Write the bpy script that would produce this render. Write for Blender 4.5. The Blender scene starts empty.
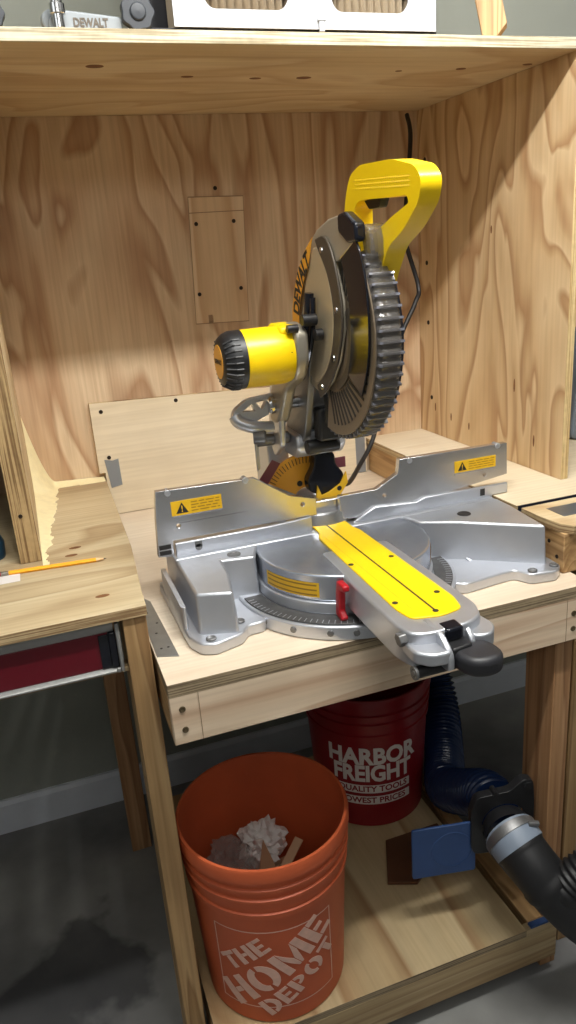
import bpy, bmesh, math, random
from mathutils import Vector, Matrix, noise
random.seed(7)
S = bpy.context.scene
COL = S.collection
PI = math.pi

# ------------------------------------------------------------------ camera, light, exposure
W = ((0.9399, -0.1717, 0.2952), (-0.3339, -0.2818, 0.8995), (-0.0713, -0.9440, -0.3222))
cd = bpy.data.cameras.new('camera'); cam = bpy.data.objects.new('camera', cd); COL.objects.link(cam)
cd.sensor_fit = 'VERTICAL'; cd.sensor_height = 36; cd.sensor_width = 24; cd.lens = 750/1024*36; cd.clip_start = 0.02
m = Matrix.Identity(4)
for i in range(3):
    m[i][0] = W[i][0]; m[i][1] = -W[i][1]; m[i][2] = -W[i][2]
m[2][3] = 1.575
cam.matrix_world = m
S.camera = cam
S.view_settings.view_transform = 'Standard'; S.view_settings.look = 'None'
S.view_settings.exposure = 0.0; S.view_settings.gamma = 1; S.view_settings.use_curve_mapping = False
wd = bpy.data.worlds.new('world'); S.world = wd; wd.use_nodes = True
wd.node_tree.nodes['Background'].inputs[0].default_value = (0.80, 0.85, 0.9, 1)
wd.node_tree.nodes['Background'].inputs[1].default_value = 0.05

def tube_lamp(name, p0, p1, n, power, color, rad=0.03):
    """a fluorescent ceiling tube: n soft omnidirectional lamps along its length"""
    for k in range(n):
        t = (k+0.5)/n
        l = bpy.data.lights.new(name, 'POINT'); l.energy = power/n; l.color = color; l.shadow_soft_size = rad
        o = bpy.data.objects.new(name, l); COL.objects.link(o)
        o.location = [a+(b-a)*t for a, b in zip(p0, p1)]
tube_lamp('ceiling_tube_near', (-0.05, 0.65, 2.50), (1.15, 0.65, 2.50), 8, 108, (1.0, 0.98, 0.94))
tube_lamp('ceiling_tube_far', (-0.45, -0.60, 2.35), (0.75, -0.60, 2.35), 5, 20, (1.0, 0.98, 0.95), 0.12)
tube_lamp('lamp_row_side', (-1.3, -0.3, 2.40), (-1.3, 0.9, 2.40), 3, 7, (0.95, 0.98, 1.0), 0.2)  # weak, cool row of soft lamps along the left

# ------------------------------------------------------------------ helpers
def lin(c):
    return tuple(((v/255)/12.92 if v/255 <= 0.04045 else ((v/255+0.055)/1.055)**2.4) for v in c) + (1,)

def mat_base(name):
    m = bpy.data.materials.new(name); m.use_nodes = True
    nt = m.node_tree; return m, nt, nt.nodes['Principled BSDF']

def plain(name, rgb, rough=0.5, metal=0.0, bump=0.0, bscale=200, var=0.0, trans=0.0, alpha=1.0, spec=0.5, vscale=12):
    m, nt, b = mat_base(name)
    b.inputs['Base Color'].default_value = lin(rgb); b.inputs['Roughness'].default_value = rough
    b.inputs['Metallic'].default_value = metal; b.inputs['Transmission Weight'].default_value = trans
    b.inputs['Alpha'].default_value = alpha; b.inputs['Specular IOR Level'].default_value = spec
    tc = nt.nodes.new('ShaderNodeTexCoord')
    if var > 0:
        n = nt.nodes.new('ShaderNodeTexNoise'); n.inputs['Scale'].default_value = vscale; n.inputs['Detail'].default_value = 6
        nt.links.new(tc.outputs['Object'], n.inputs['Vector'])
        r = nt.nodes.new('ShaderNodeValToRGB'); nt.links.new(n.outputs['Fac'], r.inputs['Fac'])
        c = lin(rgb)
        r.color_ramp.elements[0].position = 0.3; r.color_ramp.elements[1].position = 0.7
        r.color_ramp.elements[0].color = tuple(v*(1-var) for v in c[:3])+(1,)
        r.color_ramp.elements[1].color = tuple(min(1, v*(1+var)) for v in c[:3])+(1,)
        nt.links.new(r.outputs[0], b.inputs['Base Color'])
    if bump > 0:
        n2 = nt.nodes.new('ShaderNodeTexNoise'); n2.inputs['Scale'].default_value = bscale; n2.inputs['Detail'].default_value = 3
        nt.links.new(tc.outputs['Object'], n2.inputs['Vector'])
        bp = nt.nodes.new('ShaderNodeBump'); bp.inputs['Strength'].default_value = bump; bp.inputs['Distance'].default_value = 0.002
        nt.links.new(n2.outputs['Fac'], bp.inputs['Height']); nt.links.new(bp.outputs[0], b.inputs['Normal'])
    return m

def wood(name, light, mid, dark, axis='X', freq=2.2, stretch=0.22, rings=9.0, seed=0.0, rough=0.6, dark_amt=0.5, fine=0.35, offset=(0,0,0)):
    """rotary-cut veneer / lumber: contour bands of a stretched noise plus fine fibres along `axis`"""
    m, nt, b = mat_base(name); N = nt.nodes.new; L = nt.links.new
    tc = N('ShaderNodeTexCoord'); mp = N('ShaderNodeMapping')
    L(tc.outputs['Object'], mp.inputs['Vector'])
    sc = [freq]*3; sc['XYZ'.index(axis)] = freq*stretch
    mp.inputs['Scale'].default_value = sc; mp.inputs['Location'].default_value = (seed*3.7+offset[0], seed*1.3+offset[1], seed*2.1+offset[2])
    n = N('ShaderNodeTexNoise'); n.inputs['Scale'].default_value = 1.0; n.inputs['Detail'].default_value = 2.6; n.inputs['Roughness'].default_value = 0.42
    n.inputs['Distortion'].default_value = 0.7
    L(mp.outputs[0], n.inputs['Vector'])
    mul = N('ShaderNodeMath'); mul.operation = 'MULTIPLY'; mul.inputs[1].default_value = rings; L(n.outputs['Fac'], mul.inputs[0])
    fr = N('ShaderNodeMath'); fr.operation = 'FRACT'; L(mul.outputs[0], fr.inputs[0])
    cr = N('ShaderNodeValToRGB'); L(fr.outputs[0], cr.inputs['Fac'])
    e = cr.color_ramp.elements
    e[0].position = 0.0; e[0].color = lin(light); e[1].position = 0.55; e[1].color = lin(mid)
    x = e.new(0.86); x.color = tuple(lin(mid)[i]*(1-dark_amt)+lin(dark)[i]*dark_amt for i in range(3))+(1,)
    x = e.new(1.0); x.color = lin(light)
    # fine fibres
    mp2 = N('ShaderNodeMapping'); L(tc.outputs['Object'], mp2.inputs['Vector'])
    s2 = [130.0]*3; s2['XYZ'.index(axis)] = 4.0; mp2.inputs['Scale'].default_value = s2
    n2 = N('ShaderNodeTexNoise'); n2.inputs['Scale'].default_value = 1.0; n2.inputs['Detail'].default_value = 3; L(mp2.outputs[0], n2.inputs['Vector'])
    r2 = N('ShaderNodeValToRGB'); L(n2.outputs['Fac'], r2.inputs['Fac'])
    r2.color_ramp.elements[0].position = 0.3; r2.color_ramp.elements[0].color = (1-fine, 1-fine*1.15, 1-fine*1.3, 1)
    r2.color_ramp.elements[1].position = 0.62; r2.color_ramp.elements[1].color = (1, 1, 1, 1)
    mx = N('ShaderNodeMixRGB'); mx.blend_type = 'MULTIPLY'; mx.inputs[0].default_value = 1.0
    L(cr.outputs[0], mx.inputs[1]); L(r2.outputs[0], mx.inputs[2])
    # broad colour drift
    n3 = N('ShaderNodeTexNoise'); n3.inputs['Scale'].default_value = 3.0; n3.inputs['Detail'].default_value = 4; L(tc.outputs['Object'], n3.inputs['Vector'])
    r3 = N('ShaderNodeValToRGB'); L(n3.outputs['Fac'], r3.inputs['Fac'])
    r3.color_ramp.elements[0].position = 0.3; r3.color_ramp.elements[0].color = (0.86, 0.83, 0.79, 1)
    r3.color_ramp.elements[1].position = 0.7; r3.color_ramp.elements[1].color = (1.05, 1.05, 1.05, 1)
    m2 = N('ShaderNodeMixRGB'); m2.blend_type = 'MULTIPLY'; m2.inputs[0].default_value = 1.0
    L(mx.outputs[0], m2.inputs[1]); L(r3.outputs[0], m2.inputs[2])
    L(m2.outputs[0], b.inputs['Base Color'])
    b.inputs['Roughness'].default_value = rough
    bp = N('ShaderNodeBump'); bp.inputs['Strength'].default_value = 0.15; bp.inputs['Distance'].default_value = 0.001
    L(n2.outputs['Fac'], bp.inputs['Height']); L(bp.outputs[0], b.inputs['Normal'])
    return m

def plyedge(name, axis='Z', layers=2.6, a=(208,182,138), bcol=(150,118,80)):
    """stacked veneers seen on a plywood edge, `axis` = thickness direction (object coords)"""
    m, nt, b = mat_base(name); N = nt.nodes.new; L = nt.links.new
    tc = N('ShaderNodeTexCoord'); mp = N('ShaderNodeMapping'); L(tc.outputs['Object'], mp.inputs['Vector'])
    s = [6.0]*3; s['XYZ'.index(axis)] = 1000.0/layers; mp.inputs['Scale'].default_value = s
    n = N('ShaderNodeTexNoise'); n.inputs['Scale'].default_value = 1.0; n.inputs['Detail'].default_value = 1.0; L(mp.outputs[0], n.inputs['Vector'])
    cr = N('ShaderNodeValToRGB'); L(n.outputs['Fac'], cr.inputs['Fac'])
    cr.color_ramp.elements[0].position = 0.4; cr.color_ramp.elements[0].color = lin(bcol)
    cr.color_ramp.elements[1].position = 0.56; cr.color_ramp.elements[1].color = lin(a)
    n2 = N('ShaderNodeTexNoise'); n2.inputs['Scale'].default_value = 90; n2.inputs['Detail'].default_value = 4; L(tc.outputs['Object'], n2.inputs['Vector'])
    mx = N('ShaderNodeMixRGB'); mx.blend_type = 'MULTIPLY'; mx.inputs[0].default_value = 0.35
    L(cr.outputs[0], mx.inputs[1]); L(n2.outputs['Fac'], mx.inputs[2]); L(mx.outputs[0], b.inputs['Base Color'])
    b.inputs['Roughness'].default_value = 0.75
    return m

def build(name, bm, mats, parent=None, bev=0.0, seg=2, smooth=False, ang=35, label=None, kind=None):
    me = bpy.data.meshes.new(name)
    off = Vector((0, 0, 0))
    p = parent
    while p is not None:
        off += p.location; p = p.parent
    if off.length > 0: bmesh.ops.translate(bm, verts=bm.verts, vec=-off)
    bmesh.ops.recalc_face_normals(bm, faces=bm.faces)
    bm.to_mesh(me); bm.free()
    if not isinstance(mats, (list, tuple)): mats = [mats]
    for x in mats: me.materials.append(x)
    o = bpy.data.objects.new(name, me); COL.objects.link(o)
    if parent: o.parent = parent
    if smooth or bev > 0:
        for f in me.polygons: f.use_smooth = True
        try: me.set_sharp_from_angle(angle=math.radians(ang))
        except Exception: pass
    if bev > 0:
        md = o.modifiers.new('bevel', 'BEVEL'); md.width = bev; md.segments = seg; md.limit_method = 'ANGLE'; md.angle_limit = math.radians(35)
        md.harden_normals = False
    if label: o['label'] = label
    if kind: o['kind'] = kind
    return o

def thing(name, loc, label, cat, group=None):
    o = bpy.data.objects.new(name, None); COL.objects.link(o); o.location = loc; o.empty_display_size = 0.05
    o['label'] = label; o['category'] = cat
    if group: o['group'] = group
    return o
def tag(o, label, cat, group=None, kind=None):
    o['label'] = label; o['category'] = cat
    if group: o['group'] = group
    if kind: o['kind'] = kind
    return o

def B(*boxes, mats=None):
    bm = bmesh.new()
    for b in boxes: box(bm, *b)
    return bm
def box(bm, x0, x1, y0, y1, z0, z1, mi=0):
    v = [bm.verts.new(c) for c in ((x0,y0,z0),(x1,y0,z0),(x1,y1,z0),(x0,y1,z0),(x0,y0,z1),(x1,y0,z1),(x1,y1,z1),(x0,y1,z1))]
    fs = []
    for q in ((0,3,2,1),(4,5,6,7),(0,1,5,4),(1,2,6,5),(2,3,7,6),(3,0,4,7)):
        f = bm.faces.new([v[i] for i in q]); f.material_index = mi; fs.append(f)
    return fs
def prism(bm, pts, axis, a, b, mi=0):
    """extrude 2D outline along axis; pts are the other two coordinates in xyz order"""
    def P(p, t):
        if axis == 'X': return (t, p[0], p[1])
        if axis == 'Y': return (p[0], t, p[1])
        return (p[0], p[1], t)
    va = [bm.verts.new(P(p, a)) for p in pts]; vb = [bm.verts.new(P(p, b)) for p in pts]
    f1 = bm.faces.new(va); f2 = bm.faces.new(vb[::-1]); n = len(pts)
    fs = [f1, f2]
    for i in range(n): fs.append(bm.faces.new((va[i], vb[i], vb[(i+1) % n], va[(i+1) % n])))
    for f in fs: f.material_index = mi
    return fs
def frame_of(d):
    d = Vector(d).normalized(); u = Vector((0, 0, 1)) if abs(d.z) < 0.9 else Vector((1, 0, 0))
    a = d.cross(u).normalized(); return a, d.cross(a).normalized()
def lathe(bm, c, axis, prof, n=32, cap=(True, True), mi=0, a0=0, a1=2*PI):
    """prof: list of (t along axis, radius)"""
    c = Vector(c); ax = Vector(axis).normalized(); u, v = frame_of(ax)
    full = abs(a1-a0-2*PI) < 1e-6; rings = []
    m_ = n if full else n+1
    for t, r in prof:
        rings.append([bm.verts.new(c + ax*t + (u*math.cos(a0+(a1-a0)*k/n) + v*math.sin(a0+(a1-a0)*k/n))*r) for k in range(m_)])
    for i in range(len(rings)-1):
        for k in range(n):
            k2 = (k+1) % m_
            f = bm.faces.new((rings[i][k], rings[i][k2], rings[i+1][k2], rings[i+1][k])); f.material_index = mi
    if full:
        if cap[0] and prof[0][1] > 1e-5: f = bm.faces.new(rings[0][::-1]); f.material_index = mi
        if cap[1] and prof[-1][1] > 1e-5: f = bm.faces.new(rings[-1]); f.material_index = mi
    return rings
def cyl(bm, p0, p1, r0, r1=None, n=20, mi=0):
    d = Vector(p1)-Vector(p0)
    lathe(bm, p0, d, [(0, r0), (d.length, r0 if r1 is None else r1)], n=n, mi=mi)
def smoothpath(pts, per=10):
    P = [Vector(p) for p in pts]; out = []
    for i in range(len(P)-1):
        p0 = P[max(i-1, 0)]; p1 = P[i]; p2 = P[i+1]; p3 = P[min(i+2, len(P)-1)]
        for k in range(per):
            t = k/per
            out.append(0.5*((2*p1)+(-p0+p2)*t+(2*p0-5*p1+4*p2-p3)*t*t+(-p0+3*p1-3*p2+p3)*t**3))
    out.append(P[-1]); return out
def tube(bm, path, rf, n=14, mi=0, cap=True):
    """rf: radius or function of arc length"""
    P = [Vector(p) for p in path]; L = [0]
    for i in range(1, len(P)): L.append(L[-1]+(P[i]-P[i-1]).length)
    d = (P[1]-P[0]).normalized(); u, v = frame_of(d); rings = []
    for i, p in enumerate(P):
        t = (P[min(i+1, len(P)-1)]-P[max(i-1, 0)]).normalized()
        q = d.rotation_difference(t); u = q @ u; v = q @ v; d = t
        r = rf(L[i]) if callable(rf) else rf
        rings.append([bm.verts.new(p+(u*math.cos(2*PI*k/n)+v*math.sin(2*PI*k/n))*r) for k in range(n)])
    for i in range(len(rings)-1):
        for k in range(n):
            f = bm.faces.new((rings[i][k], rings[i][(k+1) % n], rings[i+1][(k+1) % n], rings[i+1][k])); f.material_index = mi
    if cap:
        bm.faces.new(rings[0][::-1]).material_index = mi; bm.faces.new(rings[-1]).material_index = mi
def resample(path, step):
    P = [Vector(p) for p in path]; out = [P[0]]; acc = 0
    for i in range(1, len(P)):
        seg = (P[i]-P[i-1]); l = seg.length; d = step-acc
        while d <= l:
            out.append(P[i-1]+seg*(d/l)); d += step
        acc = l-(d-step)
    return out
def holes_plate(outer, holes, place, thick):
    """flat plate with holes; place(u, v, w) -> xyz; w in 0..thick"""
    cu = bpy.data.curves.new('tmp', 'CURVE'); cu.dimensions = '2D'; cu.fill_mode = 'BOTH'
    for ring in [outer]+holes:
        sp = cu.splines.new('POLY'); sp.points.add(len(ring)-1)
        for i, p in enumerate(ring): sp.points[i].co = (p[0], p[1], 0, 1)
        sp.use_cyclic_u = True
    cu.extrude = 0.5
    o = bpy.data.objects.new('tmp', cu); COL.objects.link(o)
    dg = bpy.context.evaluated_depsgraph_get(); me = bpy.data.meshes.new_from_object(o.evaluated_get(dg))
    bm = bmesh.new(); bm.from_mesh(me)
    bmesh.ops.remove_doubles(bm, verts=bm.verts, dist=1e-6)
    for v in bm.verts: v.co = Vector(place(v.co.x, v.co.y, (v.co.z+0.5)*thick))
    bpy.data.objects.remove(o); bpy.data.curves.remove(cu); bpy.data.meshes.remove(me)
    return bm
def rrect(x0, x1, y0, y1, r, n=5):
    out = []
    for cx, cy, a in ((x1-r, y1-r, 0), (x0+r, y1-r, 90), (x0+r, y0+r, 180), (x1-r, y0+r, 270)):
        for k in range(n+1):
            t = math.radians(a+90*k/n); out.append((cx+r*math.cos(t), cy+r*math.sin(t)))
    return out
def roundpoly(pts, r, n=4):
    out = []; N = len(pts)
    for i in range(N):
        p0 = Vector(pts[i-1]); p = Vector(pts[i]); p1 = Vector(pts[(i+1) % N])
        a = (p0-p); b = (p1-p); ra = min(r, a.length*0.45, b.length*0.45)
        A = p+a.normalized()*ra; Bq = p+b.normalized()*ra
        for k in range(n+1):
            t = k/n; q = A*(1-t)**2+p*2*t*(1-t)+Bq*t*t; out.append((q.x, q.y))
    return out
def text_bm(s, size, place, bold=0.0, depth=0.0006, sx=1.0, cut=0.0, spacing=1.0, align='CENTER'):
    """lettering turned into mesh; place(u, v, w) -> xyz"""
    cu = bpy.data.curves.new('tmp', 'FONT'); cu.body = s; cu.size = size; cu.offset = bold; cu.extrude = 0.5
    cu.align_x = align; cu.align_y = 'CENTER'; cu.space_character = spacing; cu.resolution_u = 3
    o = bpy.data.objects.new('tmp', cu); COL.objects.link(o)
    dg = bpy.context.evaluated_depsgraph_get(); me = bpy.data.meshes.new_from_object(o.evaluated_get(dg))
    bm = bmesh.new(); bm.from_mesh(me)
    for v in bm.verts: v.co.x *= sx
    if cut > 0:
        xs = [v.co.x for v in bm.verts]; x = min(xs)+cut
        while x < max(xs):
            g = bm.verts[:]+bm.edges[:]+bm.faces[:]
            bmesh.ops.bisect_plane(bm, geom=g, plane_co=(x, 0, 0), plane_no=(1, 0, 0)); x += cut
    for v in bm.verts: v.co = Vector(place(v.co.x, v.co.y, (v.co.z+0.5)*depth))
    bpy.data.objects.remove(o); bpy.data.curves.remove(cu); bpy.data.meshes.remove(me)
    return bm
def join(dst, src):
    me = bpy.data.meshes.new('tmp'); src.to_mesh(me); src.free(); dst.from_mesh(me); bpy.data.meshes.remove(me); return dst
def ply(name, b, t_axis, face, edge, parent=None, bev=0.0008, **k):
    bm = bmesh.new(); fs = box(bm, *b)
    for f in fs:
        f.normal_update()
        if abs(f.normal['XYZ'.index(t_axis)]) < 0.5: f.material_index = 1
    return build(name, bm, [face, edge], parent, bev=bev, **k)

# ------------------------------------------------------------------ materials
M = {}
M['back_ply'] = wood('back_plywood', (222,199,167), (211,182,148), (168,126,90), 'Z', 3.8, 0.30, 10, 1.0, dark_amt=0.7, fine=0.16)
M['patch_ply'] = wood('patch_plywood', (226,202,168), (218,190,152), (194,152,114), 'Z', 4.2, 0.25, 6, 7.7, dark_amt=0.6, fine=0.10)
M['side_ply'] = wood('side_plywood', (222,196,156), (210,180,138), (166,122,82), 'Z', 4.4, 0.28, 10, 4.2, dark_amt=0.7, fine=0.10)
M['shelf_ply'] = wood('shelf_plywood', (222,202,164), (214,190,148), (190,154,112), 'X', 4.0, 0.45, 5, 2.5, dark_amt=0.5, fine=0.12)
M['counter_ply'] = wood('counter_plywood', (204,188,154), (194,174,138), (160,136,102), 'X', 4.4, 0.22, 6, 3.3, dark_amt=0.6, fine=0.15)
M['pale_ply'] = wood('pale_plywood', (236,224,200), (228,213,184), (206,180,146), 'X', 2.5, 0.35, 3, 5.1, dark_amt=0.5, fine=0.1)
M['bench_ply'] = wood('bench_plywood', (236,224,204), (230,214,192), (208,184,158), 'X', 3.0, 0.2, 3, 6.1, dark_amt=0.4, fine=0.1)
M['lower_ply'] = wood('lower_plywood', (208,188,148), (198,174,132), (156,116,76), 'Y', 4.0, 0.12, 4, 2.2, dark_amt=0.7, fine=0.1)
M['pine_x'] = wood('pine_board_x', (236,216,190), (228,204,176), (196,156,126), 'X', 14.0, 0.06, 6, 7.7, dark_amt=0.6, fine=0.12)
M['pine_z'] = wood('pine_board_z', (196,164,118), (182,148,102), (132,98,62), 'Z', 14.0, 0.04, 7, 8.8, dark_amt=0.7, fine=0.25)
M['fir_z'] = wood('fir_post_z', (192,152,112), (176,134,94), (124,84,54), 'Z', 13.0, 0.05, 7, 9.3, dark_amt=0.6, fine=0.25)
M['rail'] = wood('rail_board', (196,174,136), (184,160,120), (140,110,76), 'X', 14.0, 0.05, 6, 9.9, dark_amt=0.6, fine=0.2)
M['raily'] = wood('rail_board_y', (200,165,118), (186,150,102), (140,102,62), 'Y', 14.0, 0.05, 6, 3.9, dark_amt=0.6, fine=0.2)
M['brown_board'] = plain('brown_hardboard', (104,66,42), 0.7, var=0.2)
M['edge_z'] = plyedge('ply_edge_z', 'Z')
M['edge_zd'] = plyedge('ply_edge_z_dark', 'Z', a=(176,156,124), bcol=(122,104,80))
M['edge_x'] = plyedge('ply_edge_x', 'X', layers=3.2, a=(190,160,112), bcol=(128,98,60))
M['edge_xl'] = plyedge('ply_edge_x_light', 'X', a=(232,206,152), bcol=(196,160,104))
M['edge_shelf'] = plyedge('shelf_edge', 'Z', layers=3.5, a=(206,198,172), bcol=(160,146,116))
M['screw'] = plain('dark_screw', (48,38,30), 0.5, 0.6)
M['zinc'] = plain('zinc_screw', (120,105,80), 0.4, 0.8)
M['knot'] = plain('knot_wood', (120,78,44), 0.7, var=0.25, vscale=90)
M['saw_dust'] = plain('sawdust', (240,226,180), 0.95, bump=0.6, bscale=500, var=0.05, vscale=60)
M['cast'] = plain('cast_aluminium', (200,203,210), 0.36, 0.75, bump=0.12, bscale=500, var=0.06)
M['cast_dk'] = plain('worn_cast_aluminium', (128,128,128), 0.45, 0.75, bump=0.15, bscale=400, var=0.12)
M['fence'] = plain('machined_aluminium', (214,214,216), 0.26, 0.92, bump=0.05, bscale=700, var=0.04)
M['table'] = plain('turntable_aluminium', (196,202,214), 0.26, 0.85, bump=0.05, bscale=600, var=0.1, vscale=20)
M['chrome'] = plain('polished_steel', (205,205,205), 0.15, 1.0)
M['steel'] = plain('blade_steel', (165,160,150), 0.3, 0.95)
M['guard_grey'] = plain('guard_painted_alloy', (186,178,160), 0.36, 0.55, bump=0.08, bscale=500)
M['guard_cover'] = plain('guard_cover_alloy', (198,184,156), 0.38, 0.45, bump=0.08, bscale=500)
M['brk'] = plain('dark_taupe_bracket', (84,76,66), 0.4, 0.3)
M['scale_dk'] = plain('dark_scale_steel', (92,92,92), 0.5, 0.6, var=0.2, vscale=60)
M['gear'] = plain('warm_grey_alloy', (160,154,140), 0.4, 0.6, bump=0.1)
M['slot'] = plain('slot_dark', (34,32,30), 0.6)
M['taupe'] = plain('taupe_blade_guard', (124,110,92), 0.40, 0.35, bump=0.06)
M['blackgloss'] = plain('glossy_black_plastic', (20,22,30), 0.12)
M['smoke'] = plain('smoky_clear_plastic', (138,132,126), 0.12, trans=0.6, alpha=0.75)
M['rib'] = plain('grey_plastic_rib', (118,119,128), 0.15)
M['smoke_dk'] = plain('dark_smoky_plastic', (44,46,56), 0.12, trans=0.25, alpha=0.9)
M['yellow'] = plain('yellow_plastic', (246,206,14), 0.32, bump=0.05, bscale=900)
M['yellow_paint'] = plain('yellow_kerf_plastic', (250,208,8), 0.38)
M['yellow_lab'] = plain('yellow_sticker', (226,178,30), 0.4)
M['orange_lab'] = plain('orange_sticker', (232,165,50), 0.4)
M['black'] = plain('black_plastic', (28,28,30), 0.42, bump=0.1, bscale=700)
M['rubber'] = plain('black_rubber', (24,24,26), 0.5, bump=0.1, var=0.2)
M['grip'] = plain('soft_black_grip', (38,38,42), 0.45, bump=0.1, bscale=1500)
M['redp'] = plain('red_plastic', (178,22,34), 0.35)
M['pink'] = plain('faded_red_tab', (120,62,70), 0.4)
M['tape'] = plain('grey_duct_tape', (136,140,144), 0.45, 0.25)
M['sheet'] = plain('galvanised_sheet', (150,152,150), 0.38, 0.75, var=0.08, vscale=40)
M['orange'] = plain('orange_bucket_plastic', (196,92,52), 0.5, var=0.12, vscale=7)
M['redb'] = plain('red_bucket_plastic', (138,22,32), 0.35, var=0.06, vscale=6)
M['white'] = plain('white_print', (226,220,216), 0.5)
M['faded'] = plain('worn_white_print', (226,182,164), 0.5, var=0.08, vscale=60)
M['paper'] = plain('white_tissue', (232,228,224), 0.8)
M['card'] = plain('cardboard_scrap', (196,160,126), 0.8)
M['film'] = plain('clear_film', (205,196,190), 0.2, trans=0.4, alpha=0.5)
M['blueh'] = plain('blue_hose_plastic', (22,44,84), 0.22)
M['blue'] = plain('blue_gate_plastic', (44,74,124), 0.42, var=0.08)
M['clampw'] = plain('pale_hose_cuff', (132,144,160), 0.45)
M['levelred'] = plain('maroon_level_paint', (96,14,28), 0.28)
M['levelgrey'] = plain('level_flange', (150,150,148), 0.45, 0.5, bump=0.3, bscale=120)
M['pencil'] = plain('pencil_yellow', (250,176,24), 0.4)
M['pencilw'] = plain('pencil_wood', (232,190,140), 0.7)
M['graphite'] = plain('graphite', (40,40,42), 0.4)
M['filterw'] = plain('white_filter_card', (184,187,192), 0.6)
M['pleat'] = plain('cream_filter_pleats', (176,160,136), 0.9)
M['grey_tool'] = plain('grey_tool_plate', (126,132,136), 0.5, 0.1)
M['black_box'] = plain('matt_black_metal', (20,20,26), 0.5)
M['wallp'] = plain('grey_green_wall_paint', (150,154,146), 0.8, bump=0.1, bscale=90, var=0.04, vscale=3)
M['wallw'] = plain('pale_wall_paint', (158,160,158), 0.85)
M['baseb'] = plain('painted_baseboard', (216,222,232), 0.5, var=0.05)
M['bluelid'] = plain('blue_lid', (24,60,84), 0.3)
M['greycase'] = plain('grey_case_plastic', (120,130,142), 0.5)
M['line'] = plain('pencil_line', (146,118,90), 0.8)
M['track'] = plain('t_track_alloy', (140,146,152), 0.35, 0.8)
M['trackslot'] = plain('t_track_slot', (22,26,40), 0.5)

def concrete():
    m, nt, b = mat_base('stained_concrete'); N = nt.nodes.new; L = nt.links.new
    tc = N('ShaderNodeTexCoord')
    n = N('ShaderNodeTexNoise'); n.inputs['Scale'].default_value = 2.2; n.inputs['Detail'].default_value = 8; L(tc.outputs['Object'], n.inputs['Vector'])
    r = N('ShaderNodeValToRGB'); L(n.outputs['Fac'], r.inputs['Fac'])
    r.color_ramp.elements[0].position = 0.32; r.color_ramp.elements[0].color = lin((92,92,95))
    r.color_ramp.elements[1].position = 0.68; r.color_ramp.elements[1].color = lin((160,160,156))
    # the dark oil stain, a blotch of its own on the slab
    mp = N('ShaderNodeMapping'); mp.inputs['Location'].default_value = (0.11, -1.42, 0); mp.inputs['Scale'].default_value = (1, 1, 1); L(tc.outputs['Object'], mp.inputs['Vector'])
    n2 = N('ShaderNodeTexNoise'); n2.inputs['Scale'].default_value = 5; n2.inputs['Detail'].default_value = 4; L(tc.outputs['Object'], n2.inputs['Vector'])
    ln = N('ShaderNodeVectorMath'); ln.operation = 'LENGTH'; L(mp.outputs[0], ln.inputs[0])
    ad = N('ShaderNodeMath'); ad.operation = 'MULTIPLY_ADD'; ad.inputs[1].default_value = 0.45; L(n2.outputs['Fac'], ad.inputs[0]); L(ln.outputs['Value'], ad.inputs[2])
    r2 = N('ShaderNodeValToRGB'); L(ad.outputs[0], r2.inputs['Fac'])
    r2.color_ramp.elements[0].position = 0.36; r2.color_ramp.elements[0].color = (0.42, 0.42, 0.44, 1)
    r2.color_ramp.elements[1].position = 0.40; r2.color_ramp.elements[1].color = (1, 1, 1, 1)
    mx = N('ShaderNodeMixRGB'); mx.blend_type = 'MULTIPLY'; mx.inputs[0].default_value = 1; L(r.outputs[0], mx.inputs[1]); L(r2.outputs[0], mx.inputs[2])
    L(mx.outputs[0], b.inputs['Base Color']); b.inputs['Roughness'].default_value = 0.65
    return m
M['floor'] = concrete()

# ------------------------------------------------------------------ room shell
def struct(name, bm, mt, **k): return build(name, bm, mt, None, kind='structure', **k)
struct('floor', B((-2.2, 3.2, -2.6, 2.05, -0.05, 0.0)), M['floor'])
struct('wall_back', B((-2.2, 3.2, 2.05, 2.15, 0.0, 2.7)), M['wallp'])
struct('wall_front', B((-2.2, 3.2, -2.7, -2.6, 0.0, 2.7)), M['wallw'])
struct('wall_left', B((-2.3, -2.2, -2.6, 2.05, 0.0, 2.7)), M['wallw'])
struct('wall_right', B((3.2, 3.3, -2.6, 2.05, 0.0, 2.7)), M['wallw'])
struct('ceiling', B((-2.2, 3.2, -2.6, 2.05, 2.7, 2.75)), M['wallw'])
bm = bmesh.new(); prism(bm, [(2.05, 0), (2.034, 0), (2.034, 0.095), (2.040, 0.108), (2.05, 0.108)], 'X', -2.2, 3.2)
struct('baseboard_back', bm, M['baseb'])

# ------------------------------------------------------------------ plywood hutch
hutch = thing('plywood_hutch', (0.5, 1.65, 1.056), 'tall open plywood hutch surrounding the miter saw, with a deep top shelf', 'shelf unit')
ply('back_panel', (-0.6, 1.75, 1.972, 1.984, 0.86, 1.9140), 'Y', M['back_ply'], M['edge_z'], hutch)
def sprism(name, pts, x0, x1, edge_dirs, face, edge):
    bm = bmesh.new(); fs = prism(bm, pts, 'X', x0, x1)
    for f in fs:
        f.normal_update()
        if edge_dirs(f.normal): f.material_index = 1
    return build(name, bm, [face, edge], hutch, bev=0.0008)
sprism('top_shelf', [(1.335, 1.9052), (1.984, 1.9144), (1.984, 1.9334), (1.335, 1.9242)], -0.62, 1.75, lambda n: abs(n.z) < 0.5, M['shelf_ply'], M['edge_shelf'])
for x0, x1, y0, mf, me_ in ((1.088, 1.107, 1.335, 'side_ply', 'edge_xl'), (-0.074, -0.0345, 1.43, 'shelf_ply', 'edge_x'), (1.72, 1.74, 1.335, 'side_ply', 'edge_xl')):
    sprism('side_panel', [(y0, 1.0555), (1.971, 1.0555), (1.971, 1.9138), (y0, 1.9050+(y0-1.335)*0.0142)], x0, x1, lambda n: abs(n.x) < 0.5, M[mf], M[me_])
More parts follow.
